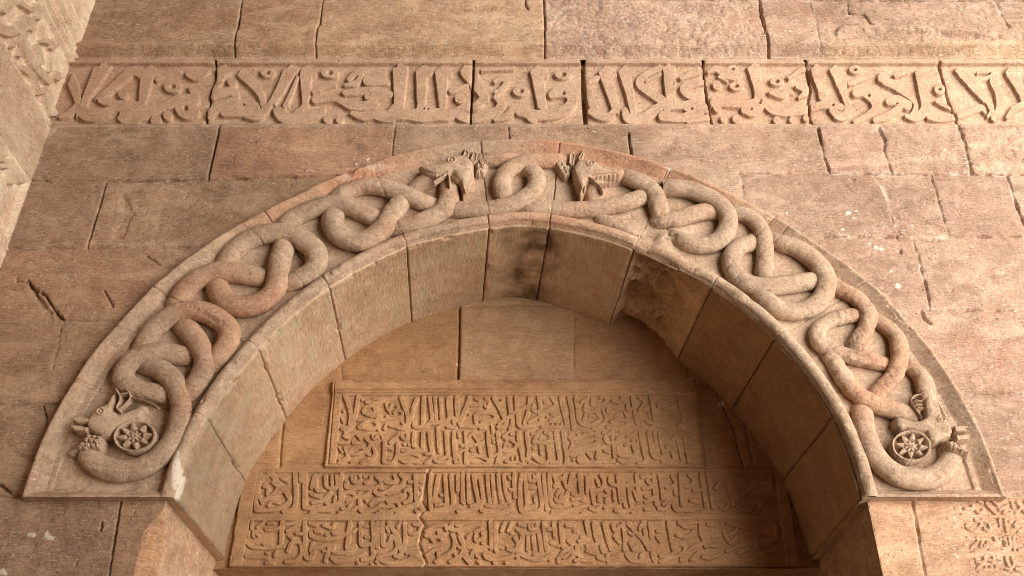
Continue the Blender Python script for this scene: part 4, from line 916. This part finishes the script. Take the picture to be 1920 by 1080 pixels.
h += 0.006 * fbm(X * 3, Z * 3, 61, 3)
# splayed outer frame: narrow lip, slope, small fillet at its foot
def frame(d, w, top):
    s_ = np.clip((w - d) / (w - 0.014), 0, 1)
    out = BG_H + (top - BG_H) * (0.10 * sst(0, .10, s_) + 0.90 * s_ ** 1.15)
    out = np.where(d < 0.014, top, out)
    return np.where(d > w, -9, out)
h = np.maximum(h, frame(do, 0.100, RIDGE_H))
h = np.maximum(h, np.where(do < .125, BG_H + .012, -9))
h = np.maximum(h, frame(db, 0.062, RIDGE_H - .004))
# roll moulding along the intrados
rc, rr_ = 0.046, 0.043
q = (di - rc) / rr_
h = np.maximum(h, np.where(np.abs(q) < 1, BG_H + 0.022 + 0.052 * np.sqrt(np.clip(1 - q * q, 0, 1)), -9))
h = np.where(di < 0.010, np.minimum(h, 0.012), h)
# outer edge falls back onto the wall
h = np.where(do < 0.0, RIDGE_H - 0.10 * sst(0.0, -0.010, do), h)
# voussoir joints on the face
JA = []
for px_, py_ in [(497,665),(612,535),(762,463),(917,430),(1030,430),(1187,472),(1330,545),(1450,640),(1560,785),(397,790)]:
    x_, z_ = at(px_, py_); JA.append(math.atan2(z_ - AC[1], x_ - AC[0]))
JA = sorted(JA)
JX = []
for k, a_ in enumerate(JA):
    d = np.abs((A_ - a_) * Rr + 0.008 * fbm(Rr * 8, A_ * 0 + k, 66, 3))
    h -= (0.018 if k in (5, 4, 7) else .008) * sst(0.006, 0.001, d)
for px_, py_ in [(155,722),(288,545),(462,432),(1250,325),(1478,430),(1690,600)]:
    x_, z_ = at(px_, py_); a_ = math.atan2(z_ - AC[1], x_ - AC[0])
    JX.append(a_)
    d = np.abs((A_ - a_) * Rr + 0.006 * fbm(Rr * 9, A_ * 0 + a_ * 3, 68, 2))
    h -= 0.012 * sst(0.005, 0.001, d) * (do < 0.14)
chip = sst(0.25, 0.5, fbm(X * 7, Z * 7, 62, 3)) * ((do < 0.03) | (di < 0.08))
h -= 0.012 * chip * np.clip(fbm(X * 30, Z * 30, 63, 2) + .3, 0, 1)
h = h * (1 - 0.75 * np.clip(ro, 0, 1)) + np.clip(ro, 0, 1) * .75 * (0.022 + 0.05 * fbm(X * 9, Z * 9, 65, 5))
h += 0.0022 * fbm(X * 16, Z * 16, 67, 4) - 0.005 * pits(X * 28, Z * 28, 69, .62)
tt = np.ones(X.shape + (4,), np.float32); tt[..., 3] = 0
red = sst(-0.3, 0.25, fbm(X * 1.1, Z * 1.1 + 3, 71, 3)) * sst(1.2, 2.3, Z - AC[1]) * ((do < 0.11) | (di < .085)) * .8
tt[..., :3] *= (1 - red[..., None]) + red[..., None] * np.array([1.02, .76, .64])
lim = np.zeros(X.shape)
for x, y, rx, ry, a in [(338,890,8,32,.8),(332,915,5,14,.6),(690,318,50,12,.28),(640,338,20,12,.25),(1255,320,8,16,.8),(1447,398,26,10,.25)]:
    d = np.hypot((PX - x) / rx, (PY - y) / ry) + 0.8 * fbm(X * 16, Z * 16, 73, 4)
    lim = np.maximum(lim, a * sst(1.05, .6, d))
tt[..., 3] = lim
P = np.stack([X, -h, Z + CAMZ], -1)
P[..., 0] += 0
sk = P[:1].copy(); sk[..., 0] += 0.03 * np.cos(A_[:1]); sk[..., 2] += 0.03 * np.sin(A_[:1]); sk[..., 1] = 0.05
P = np.concatenate([sk, P]); tt = np.concatenate([tt[:1], tt])
grid_obj("moulded_band", P, M_ARCH, arch, None, tt, flip=True)
# under-face of the two springers
for a0, sg in ((0.0, 1), (math.pi, -1)):
    r0, r1 = float(R_IN(a0)) + .004, float(R_OUT(a0)) + .012
    xx = np.linspace(r0, r1, 160); yy = np.linspace(-RIDGE_H + .006, 0.12, 30)
    Xs, Ys = np.meshgrid(xx, yy)
    zz = 0.004 * fbm(Xs * 14, Ys * 14, 75, 3)
    P = np.stack([AC[0] + sg * Xs, Ys, Z0 + CAMZ + zz - 0.001], -1)
    grid_obj("springer_underside", P, M_ARCH, arch)
    yy = np.linspace(0.0, 1.06, 120); xx = np.linspace(r0 - .006, r0 + .09, 14)
    Xs, Ys = np.meshgrid(xx, yy)
    P = np.stack([AC[0] + sg * Xs, Ys, Z0 + CAMZ - .004 + 0.006 * fbm(Xs * 20, Ys * 10, 76, 3)], -1)
    grid_obj("springer_underside", P, M_SOFF, arch)

# soffit: one mesh per voussoir
def soffit(a0, a1, k):
    n = max(8, int((a1 - a0) * 1.85 / 0.0065)); m = 165
    a = np.linspace(a0, a1, n).clip(0, math.pi); d = np.linspace(-0.012, 1.05, m)
    A, Dp = np.meshgrid(a, d)
    s_ = A * 1.85
    R = R_IN(A)
    rn = random.Random(k + 3)
    off = rn.uniform(-.009, .003); vt = rn.uniform(.94, 1.06)
    o = off + 0.004 * fbm(s_ * 2, Dp * 2, 80, 3) + 0.0016 * fbm(s_ * 60, Dp * 9, 81, 3) + 0.0015 * fbm(s_ * 16, Dp * 16, 82, 3) + 0.004 * pits(s_ * 26, Dp * 20, 83, .6)
    e = np.minimum(A - a0, a1 - A) * 1.85 + 0.002 * fbm(Dp * 14, s_ * 0 + k, 84, 3)
    o += 0.003 * sst(0.010, 0.0, e) + 0.025 * sst(0.0042, 0.0022, e)
    o -= .004 * sst(.045, .038, Dp)
    o += 0.004 * sst(0.03, 0.0, np.abs(Dp - 1.04))
    chp = sst(.05, .4, fbm(s_ * 9, Dp * 9, 85, 4))
    o += .016 * chp * sst(.035, .0, e) + .02 * sst(.1, .5, fbm(s_ * 6, Dp * 0 + 1, 95, 4)) * sst(.05, 0., Dp)
    tt = np.ones(A.shape + (4,), np.float32); tt[..., 3] = 0; tt[..., :3] = vt
    dirt = sst(0.0, .5, fbm(s_ * 1.6, Dp * 1.1, 96, 5, .6))
    tt[..., :3] *= 1 - .15 * dirt[..., None] * np.array([.9, 1., 1.1])
    if k == BROKEN:
        w_ = sst(a1, a1 - 0.10, A) * sst(a0 - .02, a0 + 0.16, A)
        w_ = sst(a1 + .0, a1 - 0.025, A) * sst(a0 - .03, a0 + 0.2, A)
        rg = fbm(s_ * 3.2, Dp * 3.2, 86, 6, .6)
        o += 1.35 * w_ * (0.09 + 0.13 * rg + 0.07 * np.abs(fbm(s_ * 5, Dp * 4, 87, 3)) + .045 * fbm(s_ * 13, Dp * 13, 93, 4, .65)) * sst(0, .06, Dp)
        tt[..., :3] = np.array([1.05, 1.05, 1.03]) + .30 * np.clip(fbm(s_ * 7, Dp * 7, 94, 4), -1, 1)[..., None]
    if k == KEY:
        pass
    t0 = {0: (.58, .50, .44), 1: (.60, .52, .45), 2: (.66, .58, .50)}.get(k)  # right voussoirs darker: soot stain plus some of their shade put in the tint
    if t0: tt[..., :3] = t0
    stn = np.zeros(A.shape)
    bk = np.clip(Dp, 0, 2) / 1.03
    o += .045 * bk * np.clip(1 - np.abs(A - math.pi / 2 + .01) / .32, 0, 1)
    P = np.stack([AC[0] + (R + o) * np.cos(A) - .07 * bk * np.sin(A) ** .5, Dp, AC[1] + (R + o) * np.sin(A) + .07 * bk * np.sin(A) ** .7 + CAMZ], -1)
    # dark water stain that runs across the crown
    x_ = P[..., 0]
    lip = P[:1].copy(); lip[..., 0] += .05 * np.cos(A[:1]); lip[..., 2] += .05 * np.sin(A[:1])
    stn = sst(0.26, 0.08, np.abs(x_ - 0.10 + 0.10 * fbm(Dp * 3, x_ * 3, 88, 3))) * np.clip(0.55 + fbm(x_ * 9, Dp * 7, 89, 4), 0, 1)
    tt[..., :3] *= 1 - 0.78 * stn[..., None] * np.array([.95, 1, 1.05])
    grey = np.exp(-((A - 3.05) / .40) ** 2)
    tt[..., :3] *= (1 - grey[..., None]) + grey[..., None] * np.array([.60, .60, .61])
    if k == len(AB) - 2:
        d = np.hypot((A - 3.10) / .035, (Dp - .0) / .05) + .8 * fbm(s_ * 16, Dp * 16, 90, 3)
        tt[..., 3] = .9 * sst(1.1, .6, d)
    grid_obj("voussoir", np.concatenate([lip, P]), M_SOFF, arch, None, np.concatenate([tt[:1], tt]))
AB = [0.0] + [a for a in JA] + [math.pi]
_bx, _bz = at(1260, 505); _ba = math.atan2(_bz - AC[1], _bx - AC[0])
BROKEN = max(i for i in range(len(AB) - 1) if AB[i] < _ba); KEY = -1
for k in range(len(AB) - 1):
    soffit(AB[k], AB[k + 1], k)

# ------------------------------------------------------------------ serpents
def tube_mesh(r_px, pts, seed):
    C = []
    for px_, py_, hh in pts:
        hh = .006 + .42 * hh if hh > 0 else hh * .75
        x_, z_ = at(px_, py_, -hh)
        C.append((x_, -hh, z_ + CAMZ))
    C = catmull(C, 14)
    # even spacing
    L = np.concatenate([[0], np.cumsum(np.linalg.norm(np.diff(C, axis=0), axis=1))])
    n = max(10, int(L[-1] / 0.006)); s_ = np.linspace(0, L[-1], n)
    C = np.stack([np.interp(s_, L, C[:, i]) for i in range(3)], 1)
    k = np.exp(-0.5 * (np.arange(-7, 8) / 3.4) ** 2); k /= k.sum()
    C = np.stack([np.convolve(np.pad(C[:, i], 7, mode='reflect', reflect_type='odd'), k, 'valid') for i in range(3)], 1)
    T = np.gradient(C, axis=0); T /= np.linalg.norm(T, axis=1)[:, None]
    up = np.array([0, -1.0, 0])
    S = np.cross(T, up); S /= np.linalg.norm(S, axis=1)[:, None] + 1e-9
    B = np.cross(S, T)
    m = 30
    th = np.linspace(0, 2 * math.pi, m, endpoint=False)
    # photo radius -> metres at this place
    px_, py_, hh = pts[len(pts) // 2]
    r = .905 * r_px * (D - hh) / (F * _c - (CY - py_) * _s)
    ct, st_ = np.cos(th), np.sin(th)
    P = C[:, None, :] + r * (ct[None, :, None] * S[:, None, :] + 0.80 * st_[None, :, None] * B[:, None, :])
    x, z = P[..., 0], P[..., 2]
    nr = P - C[:, None, :]; nr /= np.linalg.norm(nr, axis=2)[..., None]
    dsp = 0.0030 * fbm(x * 7, z * 7, seed, 3) + 0.0016 * fbm(x * 30, z * 30, seed + 1, 3) - 0.004 * pits(x * 26, z * 26, seed + 2, .6)
    PX_, PY_ = to_px(x, z - CAMZ, -.05)
    er = np.zeros(x.shape)
    for a, b, rx, ry, am in [(1590,640,60,90,.8),(1640,560,50,40,.6),(1253,440,24,22,1.6),(1190,415,36,18,.8),(1238,405,18,14,1.2),(1675,700,40,40,.9)]:
        er = np.maximum(er, am * np.exp(-(((PX_ - a) / rx) ** 2 + ((PY_ - b) / ry) ** 2)))
    dsp += er * (0.020 * fbm(x * 20, z * 20, seed + 3, 5, .6) - 0.006)
    A2 = np.arctan2(z - CAMZ - AC[1], x - AC[0]); R2 = np.hypot(x - AC[0], z - CAMZ - AC[1])
    for k_, a_ in enumerate(JA + JX):
        d = np.abs((A2 - a_) * R2 + 0.010 * fbm(R2 * 7, A2 * 0 + a_ * 5, 66, 3))
        dsp -= 0.007 * sst(0.005, 0.001, d)
    wr = sst(.1, .5, fbm(x * 4, z * 4, seed + 9, 4))
    dsp -= .0035 * np.abs(fbm(x * 11, z * 11, seed + 13, 2))
    dsp -= wr * (.004 + .006 * np.clip(fbm(x * 18, z * 18, seed + 11, 4), 0, 1))
    P = P + nr * dsp[..., None]
    nn = P.shape[0]
    idx = np.arange(nn * m).reshape(nn, m)
    i2 = np.roll(idx, -1, axis=1)
    q = np.stack([idx[:-1], i2[:-1], i2[1:], idx[1:]], -1).reshape(-1, 4)
    # reddish patina on the lower side of the coils
    tt = np.ones((nn, m, 4), np.float32); tt[..., 3] = 0
    red = sst(0.05, 0.5, fbm(x * 1.7, z * 1.7, 91, 3) + .25 * sst(1.6, 2.4, z - CAMZ - AC[1]))
    tt[..., :3] *= (1 - .55 * red[..., None]) + .55 * red[..., None] * np.array([1.02, .76, .64])
    gr = sst(0.0, 0.5, fbm(x * 2.3 + 5, z * 2.3, 92, 3))
    tt[..., :3] *= 1 - .10 * gr[..., None] * np.array([1., .95, .85])
    return P.reshape(-1, 3), q, tt.reshape(-1, 4)
def serpent(tubes, seed, label):
    VV, QQ, TT, n = [], [], [], 0
    for i, (r, pts) in enumerate(tubes):
        v, q, t = tube_mesh(r, pts, seed + i * 5)
        VV.append(v); QQ.append(q + n); TT.append(t); n += len(v)
    o = mesh_obj("serpent", np.vstack(VV), np.vstack(QQ), M_SERP, arch, np.vstack(TT))
    o["label"] = label
    return o
S_L = serpent(TUBES_L, 200, "serpent coiled over the left half of the arch, a head at each end")
S_R = serpent(TUBES_R, 400, "worn serpent coiled over the right half of the arch, a head at each end")

def relief(name, parent, bbox, hfun, dep_ref, mat, res=0.0032, label=None, tint=None, skirt=None):
    """carved piece standing on the band: cells where hfun is finite, plus a skirt down into the stone"""
    x0, x1, y0, y1 = bbox
    c = [at(a, b, -dep_ref) for a in (x0, x1) for b in (y0, y1)]
    xs = [p[0] for p in c]; zs = [p[1] for p in c]
    G = Grid(min(xs), max(xs), min(zs), max(zs), res, -dep_ref)
    h, m = hfun(G)
    dil = m.copy()
    dil[1:] |= m[:-1]; dil[:-1] |= m[1:]; dil[:, 1:] |= m[:, :-1]; dil[:, :-1] |= m[:, 1:]
    d2 = dil.copy()
    d2[1:] |= dil[:-1]; d2[:-1] |= dil[1:]; d2[:, 1:] |= dil[:, :-1]; d2[:, :-1] |= dil[:, 1:]
    hh = np.where(m, h, np.where(dil, -0.012, -0.03)) if skirt is None else np.where(m, h, np.where(dil, skirt, skirt - .01))
    P = np.stack([G.X, -hh, G.Z + CAMZ], -1)
    cell = d2[:-1, :-1] & d2[1:, 1:] & d2[:-1, 1:] & d2[1:, :-1]
    tt = np.ones(P.shape[:2] + (4,), np.float32); tt[..., 3] = 0
    if tint: tt[..., :3] = tint
    o = grid_obj(name, P, mat, parent, cell, tt)
    if label: o["label"] = label
    return o
def infl(d, w):
    t = np.clip(-d / w, 0, 1)
    return np.sqrt(np.clip(1 - (1 - t) ** 2, 0, 1))
def head(key, parent, label):
    H_ = HEADS[key]; ox, oy, sc = H_["o"]
    top = H_["base"] + H_["rise"]
    def bb(p, pad=3):
        xs = [a for a, b in p]; ys = [b for a, b in p]
        return min(xs) - pad, max(xs) + pad, min(ys) - pad, max(ys) + pad
    hp = cv(H_["head"], ox, oy, sc)
    ex, ey, er = H_["eye"]; ex, ey, er = ox + ex / sc, oy + ey / sc, er / sc
    LN = conv(H_["lines"], ox, oy, sc)
    def hf(G):
        d = G.poly(hp) + 0.3 * fbm(G.X * 20, G.Z * 20, 101, 2)
        top_ = H_["base"] + H_["rise"]
        h = .010 + (top_ - .012) * (.55 * infl(d, 6.0) + .45 * infl(d, 15.0))
        # brow and cheek modelling
        e = np.hypot(G.PX - ex, (G.PY - ey) * 1.1)
        h += 0.010 * np.exp(-(e / (er * 1.9)) ** 2)
        h += 0.007 * np.exp(-((e - er * .9) / .9) ** 2) - 0.006 * np.exp(-((e - er * .55) / .9) ** 2) + 0.006 * np.exp(-(e / 1.5) ** 2)
        l = G.field(); G.strokes(l, [[(a, b, 1.0) for a, b, w in st] for st in LN[H_.get('n', 4):]])
        h -= 0.010 * sst(1.6, 0.2, l)
        h += 0.0022 * fbm(G.X * 25, G.Z * 25, 103, 4)
        return h, d < 0
    o = relief("serpent_head", parent, bb(hp), hf, top, M_SERP, label=label, res=.0030)
    for ear in H_["ears"]:
        ep = cv(ear, ox, oy, sc)
        cx_ = sum(a for a, b in ep) / len(ep); cy_ = sum(b for a, b in ep) / len(ep)
        def ef(G):
            d = G.poly(ep)
            h = .008 + (H_["ear_h"] - .008) * infl(d, 4.5) - 0.020 * sst(-1.8, -4.0, d)
            return h, d < 0
        relief("ear", parent, bb(ep), ef, top, M_SERP, res=.0026)
    mp = cv(H_["mane"], ox, oy, sc)
    fe = [(ox + a / sc, oy + b / sc) for a, b in H_["feath"]]
    def mf(G):
        d = G.poly(mp)
        h = .008 + (H_["mane_h"] - .008) * infl(d, 8.0)
        fd = np.full(G.X.shape, 99.0)
        for a, b in fe:
            fd = np.minimum(fd, np.hypot(G.PX - a, G.PY - b))
        h += 0.009 * np.sqrt(np.clip(1 - (fd / 4.6) ** 2, 0, 1)) - 0.009 * sst(3.6, 5.0, fd) - 0.006 * sst(1.6, .5, fd)
        return h, d < 0
    relief("mane", parent, bb(mp), mf, top, M_SERP, res=.0026)
    mo = LN[:4]
    al = [p for st in mo for p in st]
    def tf(G):
        l = G.field(); G.strokes(l, mo)
        return top - .022 + .022 * infl(l, 1.6), l < 0
    relief("mouth_carving", parent, (min(p[0] for p in al) - 4, max(p[0] for p in al) + 4, min(p[1] for p in al) - 4, max(p[1] for p in al) + 4), tf, top, M_SERP, res=.0024, skirt=top - .035)
head('ll', S_L, "open-mouthed head at the left foot of the arch, beside a rosette")
head('tl', S_L, "long-snouted head facing left near the crown of the arch")
head('tr', S_R, "toothed head facing right near the crown of the arch")
head('lr', S_R, "gaping head at the right foot of the arch, above a rosette")

for i, (cx_, cy_, a_, b_, rot) in enumerate(ROSES):
    cr, sr = math.cos(math.radians(rot)), math.sin(math.radians(rot))
    def rf(G):
        dx, dy = G.PX - cx_, G.PY - cy_
        u_, v_ = (dx * cr + dy * sr) / a_, (-dx * sr + dy * cr) / b_
        q = np.hypot(u_, v_); th = np.arctan2(v_, u_)
        h = np.full(q.shape, 0.085) + 0.004 * sst(.9, 1, q)
        w = math.pi / 4
        ph = (th + w / 2) % w - w / 2
        star = 0.42 + 0.44 * (1 - np.abs(ph) / (w / 2))          # outer star outline
        ins = q < 0.90
        h = np.where(ins, np.where(q < star, 0.082 + 0.010 * (1 - np.abs(ph) / (w / 2)) * sst(.2, .5, q), 0.045 + .02 * sst(star + .06, star, q)), h)
        ph2 = (th) % w - w / 2
        pet = 0.16 + 0.24 * (1 - np.abs(ph2) / (w / 2))
        h = np.where((q < .42) & (q > pet), h - 0.018, h)
        h = np.where(q < .14, 0.088, h) - 0.010 * sst(.06, .03, q)
        h += 0.0016 * fbm(G.X * 30, G.Z * 30, 110, 3) - .012 + .004 * fbm(G.X * 9, G.Z * 9, 111, 3)
        return h, q < 1.03
    o = relief("rosette", arch, (cx_ - a_ * 1.15, cx_ + a_ * 1.15, cy_ - b_ * 1.25, cy_ + b_ * 1.25), rf, 0.085, M_SERP, res=.0024)
    o["label"] = ["eight-pointed star rosette at the left foot of the arch", "eight-pointed star rosette at the right foot of the arch"][i]

# ------------------------------------------------------------------ tympanum under the arch
DT = 1.03
ZB = at(960, 1069, DT)[1]
tym = thing("tympanum_wall", "recessed brown stone wall filling the arch, plain blocks above inscribed slabs", "wall", (0, DT, 2.0))
G = Grid(-2.06, 2.06, ZB, 3.86, 0.0068, DT, warp=.6, seed=6)
X, Z = G.X, G.Z
h = 0.004 * fbm(X * 1.5, Z * 1.5, 120, 3) + 0.0015 * fbm(X * 10, Z * 50, 121, 3) + 0.002 * fbm(X * 14, Z * 14, 122, 4) - 0.005 * pits(X * 22, Z * 26, 123, .6)
TJ = [(3.8,.03,[862,556,861,640,858,728]),(1.6,.008,[1076,596,1075,690]),(2.0,.006,[880,573,960,571,1070,574]),(2,.006,[640,688,642,730]),(2.6,.012,[533,770,528,820,524,875]),
      (2.0,.008,[470,872,560,868,620,870]),(2.4,.014,[1288,690,1296,735,1312,800,1322,880]),(2.2,.012,[1345,740,1375,800,1395,880]),(1.8,.01,[1395,780,1412,870]),(2.0,.006,[1310,884,1480,880])]
T = np.ones(X.shape + (4,), np.float32); T[..., 3] = 0
for k, (wd, dp, pl) in enumerate(TJ):
    q = G.field()
    for i in range(0, len(pl) - 2, 2):
        G.seg(q, pl[i], pl[i + 1], wd, pl[i + 2], pl[i + 3], wd, m=12)
    q = q + .8 * fbm(X * 14, Z * 14, 124 + k, 3)
    h -= dp * 1.3 * sst(1.0, -1.0, q) + 0.003 * sst(6, 0, q)
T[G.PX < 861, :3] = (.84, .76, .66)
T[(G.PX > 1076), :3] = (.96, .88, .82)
for x, y, r in [(858,722,7),(858,682,3),(1292,711,6),(1352,757,6)]:
    d = np.hypot(G.PX - x, (G.PY - y) * 1.6) / r + .7 * fbm(X * 26, Z * 26, 130, 3)
    T[..., 3] = np.maximum(T[..., 3], .9 * sst(1.1, .7, d)); h += .006 * sst(1.1, .5, d)
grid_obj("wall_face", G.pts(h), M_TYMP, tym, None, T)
# soffit of the slab's lower edge and the dark opening beneath
yy = np.linspace(DT - .03, DT + .5, 40); xx = np.linspace(-2.06, 2.06, 200)
Xs, Ys = np.meshgrid(xx, yy)
grid_obj("lintel_underside", np.stack([Xs, Ys, 0 * Xs + ZB + CAMZ + .006 * fbm(Xs * 9, Ys * 9, 131, 3)], -1), M_TYMP, tym, flip=True)
xx = np.linspace(-2.06, 2.06, 60); zz = np.linspace(0.2, ZB + .02, 50)
Xs, Zs = np.meshgrid(xx, zz)
grid_obj("doorway_back", np.stack([Xs, 0 * Xs + DT + .5 + .004 * fbm(Xs * 4, Zs * 4, 133, 3), Zs + CAMZ - 1.2 * 0], -1), M_TYMP, tym)

def tablet(name, label, x0, x1, z0, z1, L, recs, base, sunk, res, loc_y, tint=(1, 1, 1), crack=None, side=None, border=None, seed=0):
    o = thing(name, label, "inscription", ((x0 + x1) / 2, DT, z0 + CAMZ))
    o["group"] = "inscribed slabs under the arch"
    G = Grid(x0, x1, z0, z1, res, DT, warp=.25, seed=seed)
    X, Z = G.X, G.Z
    f = G.field()
    for ox, oy, sc, S in L:
        G.strokes(f, conv(S, ox, oy, sc, .92))
    f = f + .45 * fbm(X * 24, Z * 24, 140 + seed, 3)
    rec = np.full(X.shape, 99.0)
    for p in recs:
        rec = np.minimum(rec, G.poly(p) + .5 * fbm(X * 16, Z * 16, 141, 2))
    sk = sst(0.5, -1.0, rec) * sst(-0.5, 0.5, f)
    h = base - sunk * sk * (1 - .35 * sst(.12, .5, fbm(X * 1.8, Z * 3.0, 147 + seed, 4))) 
    h += 0.0016 * fbm(X * 14, Z * 14, 142 + seed, 4) - 0.004 * pits(X * 30, Z * 30, 143 + seed, .62) + .003 * fbm(X * 2, Z * 2, 144, 2)
    if border is not None:
        h = border(G, h)
    T = np.ones(X.shape + (4,), np.float32); T[..., 3] = 0; T[..., :3] = tint
    keep = np.ones(X.shape, bool)
    if crack is not None:
        ys = np.array(crack[1::2]); xs_ = np.array(crack[0::2])
        cxp = np.interp(G.PY, ys, xs_) + 1.5 * fbm(Z * 30, Z * 0, 145, 3)
        d = (G.PX - cxp) * side
        keep = d > -5.5 if side < 0 else d > -1.0
        if side < 0:
            h -= 0.012 * sst(5.5, 2.0, np.abs(d - 0)) * 1.0
            T[..., :3] = np.where((np.abs(d) < 5.5)[..., None], np.array([1.12, 1.06, 1.0]), T[..., :3])
            h -= 0.03 * sst(-3.4, -5.2, d)
        else:
            h -= 0.008 * sst(4, 0, d)
    for e in (X - x0, x1 - X, z1 - Z, Z - z0):
        h -= 0.010 * sst(0.012, 0.0, e + .006 * fbm(X * 16, Z * 16, 146, 2))
    h[0] = h[-1] = -0.02; h[:, 0] = -0.02; h[:, -1] = -0.02
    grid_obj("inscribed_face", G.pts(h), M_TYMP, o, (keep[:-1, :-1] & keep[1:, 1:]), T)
    return o
def bord_u(G, h):
    f = np.minimum(np.minimum(G.PX - (612 + (877 - G.PY) * 13 / 161.), 9999), np.minimum(877 - G.PY, G.PY - 716))
    h = h + 0.014 * np.exp(-((G.PY - 738) / 2.0) ** 2) - 0.012 * np.exp(-((f - 4.0) / 1.1) ** 2)
    return h + 0.022 * sst(737, 733, G.PY)
zt = at(960, 716, DT)[1]; zb = at(960, 878, DT)[1]
zl = at(960, 881, DT)[1]
tablet("inscribed_tablet", "upper inscribed slab with two rows of small raised Arabic script in a plain frame", -1.295, 1.268, zb, zt, UT,
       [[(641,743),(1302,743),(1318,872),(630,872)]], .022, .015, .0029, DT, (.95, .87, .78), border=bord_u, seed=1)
CR = [807,870,807.6,880,803,891,801,904,795.6,935,793.7,941,803,958,793.7,963,788,973,799,986,792,1000,788,1021,793.7,1043,801,1056,795.6,1066,797,1085]
REC_L = [[(486,889),(1452,887),(1462,966),(473,966)],[(470,979),(1462,977),(1474,1061),(454,1063)]]
tablet("inscribed_tablet", "lower left inscribed slab, two rows of script, ending at the ragged vertical crack", -1.822, -.48, ZB + .01, zl, LT, REC_L, .030, .015, .0029, DT,
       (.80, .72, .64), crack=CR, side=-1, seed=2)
tablet("inscribed_tablet", "lower right inscribed slab, two rows of script, longer one right of the crack", -.66, 1.80, ZB + .012, zl, LT, REC_L, .034, .015, .0029, DT,
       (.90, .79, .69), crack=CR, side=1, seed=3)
